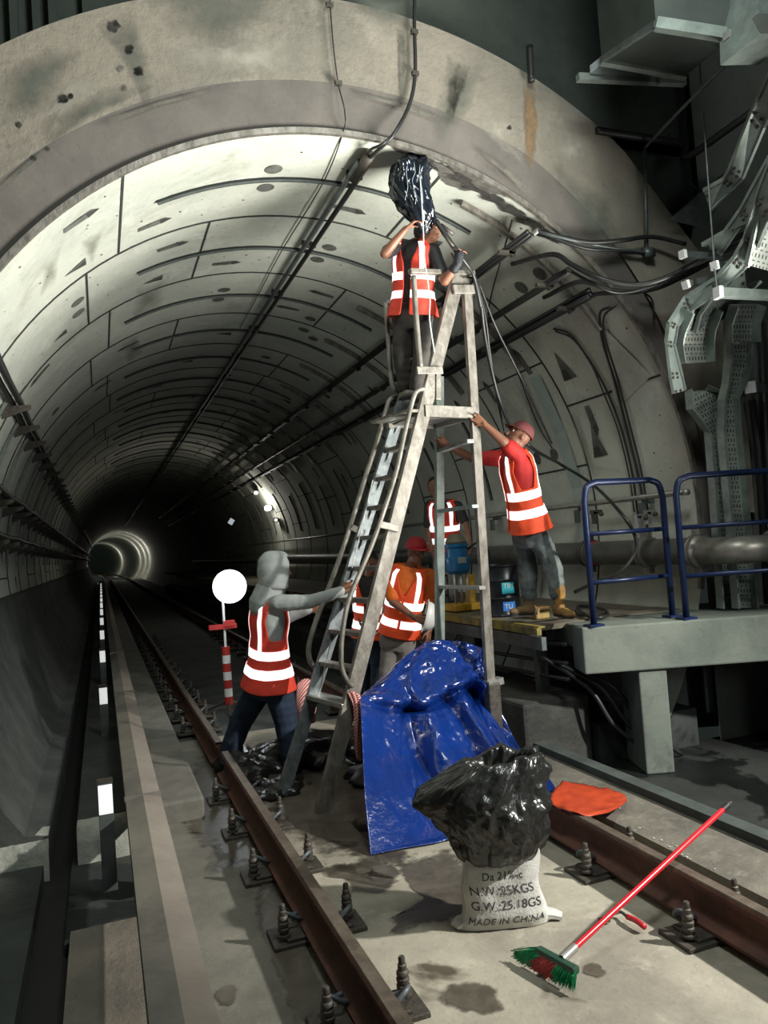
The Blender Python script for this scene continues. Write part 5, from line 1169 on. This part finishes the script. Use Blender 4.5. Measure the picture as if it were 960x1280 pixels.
# ================================================================== PEOPLE
def perp(a, b):  # a made perpendicular to b
    return (a - b*a.dot(b)).normalized()
class Person:
    def __init__(s, name_label, S, P, C, f, shL, shR, hipw=.15, cat='person'):
        """P pelvis centre, C centre of the shoulder line, f facing, shL/shR shoulder joints (their left/right)"""
        s.S = S; s.P, s.C, s.f = V(P), V(C), V(f).normalized(); s.up = (s.C-s.P).normalized(); s.L = (s.C-s.P).length
        s.lat = perp((V(shL)-V(shR)), s.up); s.fw = s.lat.cross(s.up).normalized()   # lat points to their left
        if s.fw.dot(s.f) < 0: s.fw = -s.fw
        s.shL, s.shR = V(shL), V(shR)
        s.root = empty('person', (s.P.x, s.P.y, 0) , name_label, cat)
        s.body = MB(); s.fingers = MB()
    TAB = [(-.30, .165, .13), (-.16, .178, .135), (0, .172, .125), (.25, .150, .110), (.5, .165, .118), (.75, .188, .125), (.92, .185, .11), (1.02, .145, .085), (1.10, .085, .066), (1.16, .062, .06)]
    def tor(s, t, th, off=0.0, flare=0.0):
        T = s.TAB
        t = max(T[0][0], min(T[-1][0], t))
        for a, b in zip(T[:-1], T[1:]):
            if t <= b[0]: break
        k = (t-a[0])/(b[0]-a[0]); k = k*k*(3-2*k) if .0 <= k <= 1 else k
        w = (a[1]+(b[1]-a[1])*k)*s.S + off + flare; d = (a[2]+(b[2]-a[2])*k)*s.S + off + flare
        c = s.P + s.up*(t*s.L)
        cs, sn = math.cos(th), math.sin(th); e = .86
        return c + s.lat*w*math.copysign(abs(cs)**e, cs) + s.fw*d*math.copysign(abs(sn)**e, sn)
    def torso_mesh(s, mb, t0, t1, off=0.0, n=22, seg=36):
        rows = [[s.tor(t0+(t1-t0)*i/n, 2*PI*j/seg, off) for j in range(seg)] for i in range(n+1)]
        mb.grid(rows, wrap=True); mb.face(rows[0][::-1]); mb.face(rows[-1])
    def head(s, c, look, tilt=0.0, r=1.0):
        """c centre of the skull, look face direction"""
        k = s.S*r; look = V(look).normalized(); up = perp(V((0, 0, 1))+s.up*.3, look)
        lat = up.cross(look).normalized(); s.h = (V(c), look, up, lat, k); c = V(c); m = s.body
        m.ellipsoid(c+up*.02*k, lat*.076*k, look*.096*k, up*.105*k)
        m.ellipsoid(c+look*.022*k-up*.05*k, lat*.060*k, look*.068*k, up*.075*k)
        m.ellipsoid(c+look*.062*k-up*.105*k, lat*.026*k, look*.022*k, up*.020*k)         # chin
        m.capsule(c+look*.088*k+up*.02*k, .010*k, c+look*.112*k-up*.030*k, .016*k)        # nose
        m.ellipsoid(c+look*.090*k+up*.034*k, lat*.048*k, look*.014*k, up*.010*k)          # brow
        m.ellipsoid(c+look*.082*k-up*.068*k, lat*.026*k, look*.014*k, up*.007*k)          # lips
        m.ellipsoid(c+look*.082*k-up*.080*k, lat*.022*k, look*.012*k, up*.007*k)
        for q in (-1, 1): m.ellipsoid(c+lat*q*.078*k-up*.005*k-look*.005*k, lat*.010*k, look*.018*k, up*.032*k)
        for q in (-1, 1):
            e = MB(); e.ellipsoid(c+look*.080*k+lat*q*.032*k+up*.014*k, lat*.014*k, look*.012*k, up*.010*k, 12, 8); e.build('eye', M_eye, s.root, smooth=True)
            e = MB(); e.ellipsoid(c+look*.0895*k+lat*q*.032*k+up*.014*k, lat*.006*k, look*.004*k, up*.006*k, 10, 6); e.build('pupil', M_pup, s.root, smooth=True)
        nb = s.tor(1.0, 0)*.5+s.tor(1.0, PI)*.5
        m.capsule(nb, .062*k, c-up*.06*k-look*.015*k, .056*k)
    def arm(s, sh, el, wr, r=(.056, .044, .036, .027)):
        k = s.S; m = s.body; m.capsule(sh, r[0]*k, el, r[1]*k); m.capsule(el, r[1]*k*.98, V(el).lerp(V(wr), .35), r[2]*k*1.12); m.capsule(V(el).lerp(V(wr), .35), r[2]*k*1.12, wr, r[3]*k)
    def hand(s, wr, d, pn, curl=.5, thumb=1, grip=1.0):
        """wr wrist, d direction wrist->knuckles, pn palm normal (fingers curl towards it), thumb side sign"""
        k = s.S*1.02; wr = V(wr); d = V(d).normalized(); pn = perp(V(pn), d); sd = d.cross(pn).normalized()*thumb; m = s.body; fm = s.body
        kn = wr + d*.085*k
        for i, o in enumerate((-.030, -.010, .010, .029)):
            m.capsule(wr+sd*o*.6*k, .014*k, kn+sd*o*k, .0125*k)
        lens = (.026, .033, .036, .032)   # little .. index towards the thumb side
        for i, o in enumerate((-.031, -.0105, .0105, .031)):
            p = kn+sd*o*k; dd = d.copy(); L = lens[i]*k; r = (.0086 if i else .0076)*k
            for seg in range(3):
                a = curl*(1.0 if seg else .7) + .06*i*(seg == 1)
                dd = (dd*math.cos(a) + pn*math.sin(a)).normalized(); 
                # keep the curl in the plane of the finger
                pn2 = perp(pn, dd); q = p+dd*L*(1.1, .8, .62)[seg]; fm.capsule(p, r, q, r*.93); p = q; r *= .93
                pn_save = pn2
                pn = pn2 if seg < 2 else pn
            pn = perp(pn_save, d)
        t0 = wr+sd*.026*k+d*.022*k; t1 = t0+(sd*.55+d*.65+pn*.35).normalized()*.042*k; t2 = t1+(d*.75+pn*.6*curl*1.5+sd*.1).normalized()*.030*k; t3 = t2+(d*.6+pn*.9*curl*1.3-sd*.2).normalized()*.022*k
        fm.capsule(t0, .013*k, t1, .011*k); fm.capsule(t1, .0105*k, t2, .0095*k); fm.capsule(t2, .0095*k, t3, .0085*k)
    def leg_body(s, hip, kn, an, r=(.075, .052, .038)):
        k = s.S; s.body.capsule(hip, r[0]*k, kn, r[1]*k); s.body.capsule(kn, r[1]*k, an, r[2]*k)
    def trousers(s, legs, m, rr=(.100, .072, .062), name='trousers', cuff=.0, seed=0):
        mb = MB(); k = s.S; s.torso_mesh(mb, -.30, .12, off=.010)
        for hip, kn, an in legs:
            hip, kn, an = V(hip), V(kn), V(an); mb.capsule(hip, rr[0]*k, kn, rr[1]*k); mb.capsule(kn, rr[1]*k*1.02, an, rr[2]*k)
            for t in (.12, .3, .72, .9):   # folds round knee and ankle
                c = kn.lerp(an, t); a = (an-kn).normalized(); x = perp(V((1, .3, 0)), a); y = a.cross(x); mb.ellipsoid(c, x*rr[2]*k*1.12, y*rr[2]*k*1.12, a*.014*k, 16, 6)
        return bake(mb, name, m, s.root, .012, 3, lambda c: .007*noise.noise(c*9+V((seed, 0, 0)))+.005*noise.noise(V((c.x*9, c.y*9, c.z*26+seed))))
    def shirt(s, m, arms, top=1.06, bot=-.05, cut=1.0, r=(.070, .058, .05), name='shirt', long=False):
        mb = MB(); k = s.S; s.torso_mesh(mb, bot, top, off=.008)
        for sh, el, wr in arms:
            sh, el, wr = V(sh), V(el), V(wr)
            inn = sh + (s.P+s.up*(.93*s.L)-sh)*.5; mb.capsule(inn, r[0]*k, sh, r[0]*k)
            if long: mb.capsule(sh, r[0]*k, el, r[1]*k); mb.capsule(el, r[1]*k, wr, r[2]*k)
            else: e2 = sh.lerp(el, cut); mb.capsule(sh, r[0]*k, e2, r[1]*k*1.08)
        return bake(mb, name, m, s.root, .010, 2, lambda c: .004*noise.noise(c*13)+.003*noise.noise(V((c.x*25, c.y*25, c.z*12))))
    def vest(s, m=M_vo, hem=-.10, bands=((.10, .20), (.36, .46)), top=1.06, vstrip=True, neck=True, seed=0, flare=.03, openw=0.0):
        off = .022; seg = 144; n = 96
        def pt(t, th, o=0.0):
            fl = flare*max(0, .5-t)*1.2; w = .006*noise.noise(V((math.cos(th)*2.4, math.sin(th)*2.4, t*5+seed)))+.005*math.sin(th*9+t*3)*max(0, .5-t)
            return s.tor(t, th, off+o+w, fl)
        def hole(t, th):
            a = abs(math.cos(th)); hw = .80 + .16*abs((t-.80)/.32)
            if .52 < t < 1.02 and a > hw: return True       # arm holes
            fx = math.cos(th); 
            if neck and math.sin(th) > 0 and t > .58 and abs(fx) < (t-.58)*1.05: return True
            if openw and math.sin(th) > 0 and abs(fx) < openw: return True
            return False
        mb = MB(); vs = {}
        for i in range(n+1):
            for j in range(seg): vs[i, j] = mb.bm.verts.new(pt(hem+(top-hem)*i/n, 2*PI*j/seg))
        for i in range(n):
            for j in range(seg):
                t, th = hem+(top-hem)*(i+.5)/n, 2*PI*(j+.5)/seg
                if not hole(t, th): mb.bm.faces.new((vs[i, j], vs[i, (j+1) % seg], vs[i+1, (j+1) % seg], vs[i+1, j]))
        bmesh.ops.delete(mb.bm, geom=[v for v in mb.bm.verts if not v.link_faces], context='VERTS')
        for it in range(6):      # even out the cut edges
            new = {}
            for v in mb.bm.verts:
                nb = [e.other_vert(v).co for e in v.link_edges if len(e.link_faces) == 1]
                if len(nb) == 2: new[v] = v.co*.4 + (nb[0]+nb[1])*.3
            for v, c_ in new.items(): v.co = c_
        o = mb.build('safety_vest', m, s.root, smooth=True); md = o.modifiers.new('t', 'SOLIDIFY'); md.thickness = .005
        vest_o = o
        def band(t0, t1, th0, th1, nm):
            N = max(3, int(abs(th1-th0)/.09)); M_ = max(2, int((t1-t0)/.02)); mb = MB()
            rows = [[pt(t0+(t1-t0)*i/M_, th0+(th1-th0)*j/N, .0045) for j in range(N+1)] for i in range(M_+1)]; mb.grid(rows)
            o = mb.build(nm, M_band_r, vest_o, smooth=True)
        for a, b in bands:
            if b < .55 or True:
                if openw: g = math.acos(openw); band(a, b, PI/2+ (PI/2-g)+.02, PI/2+(PI/2-g)*0+2*PI-(PI/2-g)-.02, 'reflective_band')
                else: band(a, b, 0, 2*PI, 'reflective_band')
        if vstrip:
            t0 = bands[-1][1]
            for c in (.50, PI-.50):
                for sgn in (1, -1):
                    cc = c*sgn if sgn > 0 else -c
                    mb = MB(); rows = []; N = 16
                    for i in range(N+1):
                        t = t0-.02+(top-.03-t0)*i/N; x = .52+.10*(1-i/N)
                        th = math.acos(x if abs(c) < 1 else -x)*sgn
                        rows.append([pt(t, th-.13, .005), pt(t, th, .006), pt(t, th+.13, .005)])
                    mb.grid(rows); mb.build('reflective_strip', M_band_r, vest_o, smooth=True)
        return vest_o
    def shoe(s, an, d, m, boot=0.0, name='shoe', L=.27, up=None):
        mb = MB(); k = s.S; an = V(an); d = V(d).normalized(); z = V(up or (0, 0, 1)); sd = d.cross(z).normalized(); z = sd.cross(d)
        base = an - z*.045*k
        mb.ellipsoid(base-d*.03*k, d*.062*k, sd*.042*k, z*.042*k); mb.ellipsoid(base+d*.06*k-z*.004*k, d*.10*k, sd*.046*k, z*.040*k); mb.ellipsoid(base+d*.135*k-z*.010*k, d*.062*k, sd*.050*k, z*.032*k)
        mb.capsule(base, .048*k, an+z*(.03+boot)*k, (.050 if boot else .045)*k)
        if boot: mb.capsule(an+z*boot*.5*k, .055*k, an+z*boot*k, .060*k)
        o = bake(mb, name, m, s.root, .009, 2)
        zb = min(v.co.z for v in o.data.vertices)
        for v in o.data.vertices:
            if v.co.z < zb+.012: v.co.z = zb+.004
        mb = MB(); rows = [base-z*.040*k]
        P = [base-z*.046*k + d*(.055+.14*math.cos(t))*k*1.0 + sd*.050*k*math.sin(t)*(1 if math.cos(t) > 0 else .86) for t in [2*PI*i/24 for i in range(24)]]
        mb.prism(P, z*.018*k); mb.build('shoe_sole', M_black, o); return o
    def cap(s, m, brim=.075, helmet=False):
        c, look, up, lat, k = s.h; mb = MB(); rows = []; g = 1.16 if helmet else 1.08
        up2 = (up-look*.12).normalized(); lk = perp(look, up2)
        for i in range(11):
            a = PI/2*i/10; r = math.cos(a)**.8 if i < 10 else .02; h = math.sin(a)
            rows.append([c+up2*(.035+.098*h)*k*g*.98 + (lat*math.cos(t)*.085 + lk*math.sin(t)*.103)*k*r*g for t in [2*PI*j/28 for j in range(28)]])
        mb.grid(rows, wrap=True); mb.face(rows[-1]); o = mb.build('hard_hat' if helmet else 'cap', m, s.root, smooth=True); md = o.modifiers.new('t', 'SOLIDIFY'); md.thickness = .004
        mb = MB(); R1 = []; R2 = []
        for j in range(17):
            t = PI*j/16; b = (.088*math.cos(t)*lat*g*1.0 + .104*math.sin(t)*lk*g)*k + c+up2*.036*k*g; R1.append(b); R2.append(b+lk*brim*k*math.sin(t)**.7-up2*.016*k*math.sin(t))
        mb.grid([R1, R2]); b = mb.build('brim', m, o, smooth=True); md = b.modifiers.new('t', 'SOLIDIFY'); md.thickness = .005; return o
    def hair(s, m=M_hair, full=1.0):
        c, look, up, lat, k = s.h; mb = MB(); rows = []
        for i in range(12):
            a = -0.55+ (PI/2+.55)*i/11; r = max(.02, math.cos(a))
            rows.append([c+up*(.028+.106*math.sin(a))*k - look*.014*k + (lat*math.cos(t)*.086 + look*math.sin(t)*.104*(1 if math.sin(t) < 0 else max(.55, min(1, .6+math.sin(a)))))*k*r for t in [2*PI*j/28 for j in range(28)]])
        mb.grid(rows, wrap=True); mb.face(rows[-1]); o = mb.build('hair', m, s.root, smooth=True); return o
    def finish(s, skin=M_skin, voxel=.0075):
        s.torso_mesh(s.body, -.28, 1.0, off=-.012)
        o = bake(s.body, 'body', skin, s.root, voxel, 1); s.fingers.bm.free(); return o
D = atD
# --- 1: hooded man at the left, seen from his right rear side, arm out to the ladder
p = Person('man in a light grey hood, orange vest and dark jeans reaching for the ladder', .93,
           D(336, 843, 6.0), D(336, 752, 5.95), RT*.8+FW*.6, D(325, 750, 6.17), D(349, 752, 5.78))
elR, wrR = D(388, 752, 5.72), D(426, 739, 5.70)
p.head(D(347, 713, 5.97), RT*.85+FW*.5-UP*.02)
p.arm(D(349, 754, 5.78), elR, wrR); p.hand(wrR, D(437, 734, 5.70)-wrR, FW*.9+RT*.35-UP*.2, curl=.75, thumb=1)
elL, wrL = D(352, 775, 6.30), D(385, 762, 6.2); p.arm(D(326, 752, 6.15), elL, wrL); p.hand(wrL, D(394, 758, 6.2)-wrL, FW-RT*.2, .5, -1)
lg = [(D(329, 852, 6.08), D(302, 900, 6.15), D(283, 951, 6.2)), (D(346, 852, 5.93), D(358, 905, 5.95), D(367, 957, 5.92))]
for a in lg: p.leg_body(*a)
p.trousers(lg, M_navy, seed=1, rr=(.125, .10, .085)); p.shirt(M_hood, [(D(349, 754, 5.78), elR, wrR), (D(326, 752, 6.15), elL, wrL)], long=True, r=(.072, .058, .042), name='hooded_top', bot=-.12)
p.vest(M_vr, hem=-.16, bands=((.03, .15), (.27, .39)), seed=3, neck=False, flare=.075)
c, look, up, lat, k = p.h    # hood
mb = MB(); rows = []
for i in range(15):
    a = -1.15 + (PI/2+1.15)*i/14; r = (max(.03, math.cos(a*.92))**.75) if a > 0 else 1+.10*(a/1.15); hz = math.sin(a)*.132 if a > 0 else .17*a/1.15; rows.append([])
    for j in range(40):
        t = 2*PI*j/40; fr = math.sin(t)
        q = c + up*(.02+hz)*k - look*.02*k + (lat*math.cos(t)*.122 + look*fr*(.140 if fr < 0 else .125))*k*r*(1+.03*math.sin(a*9+t*2))
        rows[-1].append(q)
vs = [[mb.bm.verts.new(q) for q in row] for row in rows]
for i in range(14):
    for j in range(40):
        t = 2*PI*(j+.5)/40
        if math.sin(t) > .62 and i < 10: continue
        mb.bm.faces.new((vs[i][j], vs[i][(j+1) % 40], vs[i+1][(j+1) % 40], vs[i+1][j]))
mb.bm.faces.new(vs[-1])
o = mb.build('hood', M_hood, p.root, smooth=True); md = o.modifiers.new('t', 'SOLIDIFY'); md.thickness = .012; md.offset = 1
mb = MB(); mb.capsule(c-up*.07*k-look*.03*k, .108*k, p.P+p.up*(.97*p.L)-p.fw*.02, .150*k); mb.capsule(p.P+p.up*(.97*p.L)-p.lat*.09, .085*k, p.P+p.up*(.97*p.L)+p.lat*.09, .085*k); bake(mb, 'hood_collar', M_hood, p.root, .01, 2, lambda c: .006*noise.noise(c*16))
p.shoe(lg[0][2]-V((0, 0, .02)), RT*.4+FW*.9-UP*.0, M_shoe); p.shoe(lg[1][2]-V((0, 0, .02)), RT*1+FW*.1, M_shoe); p.finish()
# --- 2: man on the ladder, facing the camera and turned to the right, arms up
p = Person('man in a red orange vest and dark brown trousers standing on top of the ladder', .86,
           D(516, 388, 6.0), D(518, 306, 5.93), -FW*.8+RT*.5, D(541, 312, 5.86), D(497, 306, 5.98))
p.head(D(534, 290, 5.86), RT*.6-FW*.45+UP*.5)
elR, wrR = D(481, 317, 5.75), D(507, 286, 5.70); elL, wrL = D(556, 351, 5.80), D(572, 330, 5.72)
p.arm(D(497, 307, 5.97), elR, wrR); p.hand(wrR, D(519, 276, 5.68)-wrR, RT*.9-UP*.1, .55, 1)
p.arm(D(541, 314, 5.87), elL, wrL); p.hand(wrL, D(575, 316, 5.72)-wrL, -RT*.7-FW*.4, .8, -1)
lg = [(D(504, 395, 6.03), D(502, 440, 6.0), D(506, 484, 6.05)), (D(528, 395, 5.98), D(527, 440, 5.93), D(521, 487, 5.95))]
for a in lg: p.leg_body(*a)
p.trousers(lg, M_brownt, seed=5, rr=(.104, .082, .070)); p.shirt(M_blksh, [(D(497, 307, 5.97), elR, wrR), (D(541, 314, 5.87), elL, wrL)], cut=.72, bot=-.02)
p.vest(M_vr, hem=-.10, bands=((.16, .28), (.44, .56)), seed=8, openw=.13, neck=True, flare=.04); p.hair()
mb = MB(); mb.capsule(wrL.lerp(elL, .3), .040, wrL, .034); mb.capsule(wrL, .036, D(574, 319, 5.72), .040); bake(mb, 'work_glove', M_gglass, p.root, .008, 2)
for q in lg: p.shoe(q[2]-V((0, 0, .02)), RT*.3-FW*.9, mat('whitish dusty shoes', (.30, .29, .26), .8, 0, (.12, .115, .10), 18))
p.finish()
# --- 3: red shirted man on the walkway, facing left, arms to the ladder
p = Person('man in a red shirt, orange vest and faded jeans bracing the ladder from the walkway', .90,
           D(661, 655, 6.12), D(643, 568, 6.05), -RT*.95-FW*.25, D(646, 566, 5.90), D(632, 572, 6.24))
elL, wrL = D(628, 551, 5.86), D(605, 530, 5.84); elR, wrR = D(592, 573, 6.22), D(560, 558, 6.22)
p.head(D(649, 546, 6.0), -RT*.85-FW*.15+UP*.45)
p.arm(D(646, 568, 5.92), elL, wrL); p.hand(wrL, D(597, 524, 5.84)-wrL, FW+UP*.2, .75, 1)
p.arm(D(632, 573, 6.22), elR, wrR); p.hand(wrR, D(551, 550, 6.22)-wrR, -FW+RT*.1, .7, -1)
lg = [(D(670, 664, 6.05), D(692, 712, 5.98), D(699, 757, 5.95)), (D(653, 664, 6.2), D(660, 712, 6.2), D(661, 756, 6.22))]
for a in lg: p.leg_body(*a)
p.trousers([(a, b, b.lerp(c, .72)) for a, b, c in lg], M_jean, seed=9, rr=(.106, .084, .066)); p.shirt(M_redsh, [(D(646, 568, 5.92), elL, wrL), (D(632, 573, 6.22), elR, wrR)], cut=.55, r=(.080, .066, .05), name='polo_shirt')
mb = MB(); k = .9; sh = D(632, 573, 6.22); e2 = sh.lerp(elR, .80); mb.capsule(sh, .07*k, e2, .066*k); bake(mb, 'shirt_sleeve', M_redsh, p.root, .010, 2)
p.vest(M_vo, hem=-.08, bands=((.13, .25), (.38, .50)), seed=12, flare=.05, openw=.08); p.cap(M_capd, .055)
p.shoe(lg[0][2]-V((0, 0, .0)), RT*.35-FW*.9, M_booty, boot=.14, name='work_boot'); p.shoe(lg[1][2]-V((0, 0, .0)), -RT*.95-FW*.3, M_boot, boot=.16, name='work_boot'); p.finish()
# --- 4: man in orange polo, red hard hat, white helmet in hand
p = Person('man in orange shirt, vest and red hard hat beyond the ladder holding a white helmet', .92,
           D(500, 788, 7.0), D(512, 712, 6.92), -FW*.85+RT*.45, D(536, 718, 6.92), D(489, 712, 6.98))
p.head(D(520, 690, 6.85), -FW*.75+RT*.45-UP*.12)
elR, wrR = D(491, 752, 6.85), D(518, 772, 6.68); elL, wrL = D(541, 758, 6.95), D(537, 788, 6.85)
p.arm(D(489, 714, 6.98), elR, wrR); p.hand(wrR, D(530, 776, 6.64)-wrR, FW*.6-RT*.2, .7, 1)
p.arm(D(536, 720, 6.92), elL, wrL); p.hand(wrL, D(535, 800, 6.83)-wrL, FW*.4-RT*.6, .35, -1)
lg = [(D(491, 800, 7.02), D(484, 850, 7.0), D(482, 902, 7.02)), (D(511, 800, 6.98), D(510, 850, 6.9), D(508, 904, 6.95))]
for a in lg: p.leg_body(*a)
p.trousers(lg, M_greyt, seed=15, rr=(.110, .09, .075)); p.shirt(M_orsh, [(D(489, 714, 6.98), elR, wrR), (D(536, 720, 6.92), elL, wrL)], cut=.80, r=(.078, .070, .05), name='polo_shirt')
p.vest(M_vo, hem=-.06, bands=((.10, .22), (.40, .52)), seed=17, openw=.02); p.cap(M_cap, .05, helmet=True)
for q in lg: p.shoe(q[2]-V((0, 0, .0)), -FW*.9+RT*.3, M_shoe)
p.finish()
hc = D(532, 770, 6.60); root = empty('white_helmet', hc, 'white hard hat held in the hand of the orange shirted man', 'hard hat')
mb = MB(); rows = []; ax_ = (RT*.9-UP*.2).normalized(); ay_ = FW; az_ = ay_.cross(ax_)
for i in range(10):
    a = PI/2*i/9; rows.append([hc+ax_*.11*math.sin(a) + (ay_*math.cos(t)*.105+az_*math.sin(t)*.13)*max(.02, math.cos(a)) for t in [2*PI*j/28 for j in range(28)]])
mb.grid(rows, wrap=True); mb.face(rows[-1]); o = mb.build('shell', M_white, root, smooth=True); md = o.modifiers.new('t', 'SOLIDIFY'); md.thickness = .004
mb = MB(); mb.grid([[hc+(ay_*math.cos(t)*r+az_*math.sin(t)*(r+.025)) for t in [2*PI*j/28 for j in range(28)]] for r in (.104, .125)], wrap=True); o = mb.build('brim', M_white, root, smooth=True); md = o.modifiers.new('t', 'SOLIDIFY'); md.thickness = .004
# --- 5: man on the walkway in the dark
p = Person('dark haired man in a red vest on the dark walkway by the drilling machine', .90,
           D(557, 681, 8.7), D(553, 628, 8.65), -FW*.9+RT*.2, D(572, 632, 8.6), D(537, 630, 8.7))
p.head(D(543, 609, 8.6), -FW*.9-RT*.2)
elL, wrL = D(582, 655, 8.5), D(588, 680, 8.4); elR, wrR = D(535, 662, 8.7), D(541, 690, 8.6)
p.arm(D(572, 633, 8.6), elL, wrL); p.hand(wrL, D(588, 690, 8.38)-wrL, -RT, .4, -1); p.arm(D(537, 632, 8.7), elR, wrR); p.hand(wrR, D(543, 700, 8.6)-wrR, RT, .3, 1)
lg = [(D(550, 690, 8.72), D(549, 716, 8.7), D(550, 742, 8.7)), (D(566, 690, 8.68), D(566, 716, 8.6), D(566, 743, 8.6))]
for a in lg: p.leg_body(*a)
p.trousers(lg, M_greyt, seed=19); p.shirt(M_blksh, [(D(572, 633, 8.6), elL, wrL), (D(537, 632, 8.7), elR, wrR)], cut=.8)
p.vest(M_vr, hem=-.12, bands=((.06, .19), (.34, .47)), seed=22, openw=.03); p.hair()
for q in lg: p.shoe(q[2], -FW, M_shoe)
p.finish()
# --- 6: man mostly hidden behind the ladder
p = Person('dark haired man in an orange vest mostly hidden behind the ladder stiles', .90,
           D(463, 790, 7.6), D(463, 724, 7.55), RT*.7-FW*.6, D(479, 726, 7.5), D(449, 724, 7.6))
p.head(D(463, 703, 7.5), RT*.2-FW*.7-UP*.3)
elL, wrL = D(484, 755, 7.4), D(478, 780, 7.3); elR, wrR = D(446, 755, 7.6), D(452, 780, 7.5)
p.arm(D(479, 727, 7.5), elL, wrL); p.hand(wrL, D(474, 790, 7.3)-wrL, -RT, .5, -1); p.arm(D(449, 726, 7.6), elR, wrR); p.hand(wrR, D(455, 790, 7.5)-wrR, RT, .5, 1)
lg = [(D(456, 798, 7.62), D(455, 840, 7.6), D(455, 880, 7.6)), (D(470, 798, 7.58), D(472, 840, 7.5), D(470, 880, 7.5))]
for a in lg: p.leg_body(*a)
p.trousers(lg, M_navy, seed=25); p.shirt(M_blksh, [(D(479, 727, 7.5), elL, wrL), (D(449, 726, 7.6), elR, wrR)], cut=.8)
p.vest(M_vo, hem=-.08, bands=((.10, .24), (.40, .53)), seed=27, openw=.03); p.hair()
for q in lg: p.shoe(q[2], -FW+RT, M_shoe)
p.finish()
# ================================================================== CAMERA / LIGHT
cam = bpy.data.cameras.new('camera'); co = bpy.data.objects.new('camera', cam); COL.objects.link(co)
M3 = Matrix((RT, UP, -FW)).transposed(); co.matrix_world = Matrix.Translation(O) @ M3.to_4x4()
cam.sensor_fit = 'VERTICAL'; cam.sensor_height = 36; cam.lens = 36*F/1280; cam.clip_start = .05; cam.clip_end = 400
bpy.context.scene.camera = co
w = bpy.data.worlds.new('world'); bpy.context.scene.world = w; w.use_nodes = True
bg = w.node_tree.nodes['Background']; bg.inputs['Color'].default_value = (.7, .92, .85, 1); bg.inputs['Strength'].default_value = .02
def light(kind, loc, energy, col, size=.3, target=None, spot=None, blend=.3, name='lamp'):
    l = bpy.data.lights.new(name, kind); l.energy = energy; l.color = col
    if kind == 'AREA': l.size = size
    else: l.shadow_soft_size = size
    if spot: l.spot_size = math.radians(spot); l.spot_blend = blend
    o = bpy.data.objects.new(name, l); COL.objects.link(o); o.location = loc
    if target is not None: o.rotation_euler = (V(target)-V(loc)).to_track_quat('-Z', 'Y').to_euler()
    return o
light('SPOT', (4.2, 3.0, 1.8), 2600, (1, .985, .90), .9, (.8, 5.0, 4.8), 78, .8, 'tunnel_work_light')
light('SPOT', (5.0, .6, 3.4), 1900, (1, .97, .90), .08, (2.5, 3.9, 0.0), 62, .7, 'track_work_light')
light('AREA', (1.8, 1.6, 5.9), 115, (.93, 1, .95), 1.2, (2.6, 5.2, 1.2), name='added_overhead_fill')  # unseen area light added to brighten the collar and right lining
light('AREA', (3.0, -1.5, 2.6), 22, (.93, 1, .95), 1.2, (3.2, 4.5, 2.2), name='added_fill_light')  # unseen fill added from behind the camera
light('POINT', tuple(atD(287, 733, 8.0)), 14, (.86, .93, 1), .16, name='flood_light')
light('POINT', (4.1, 20.5, 2.9), 35, (1, .95, .85), .1, name='wall_lamp_light')
for Y in (80, 86, 93, 120): light('POINT', (TX+bend(Y)+1.8, Y, 2.6), 60, (1, .93, .85), .2, name='far_light')
sc = bpy.context.scene
sc.view_settings.view_transform = 'Standard'; sc.view_settings.exposure = 0.0
for o in bpy.data.objects:
    if '_org' in o: del o['_org']
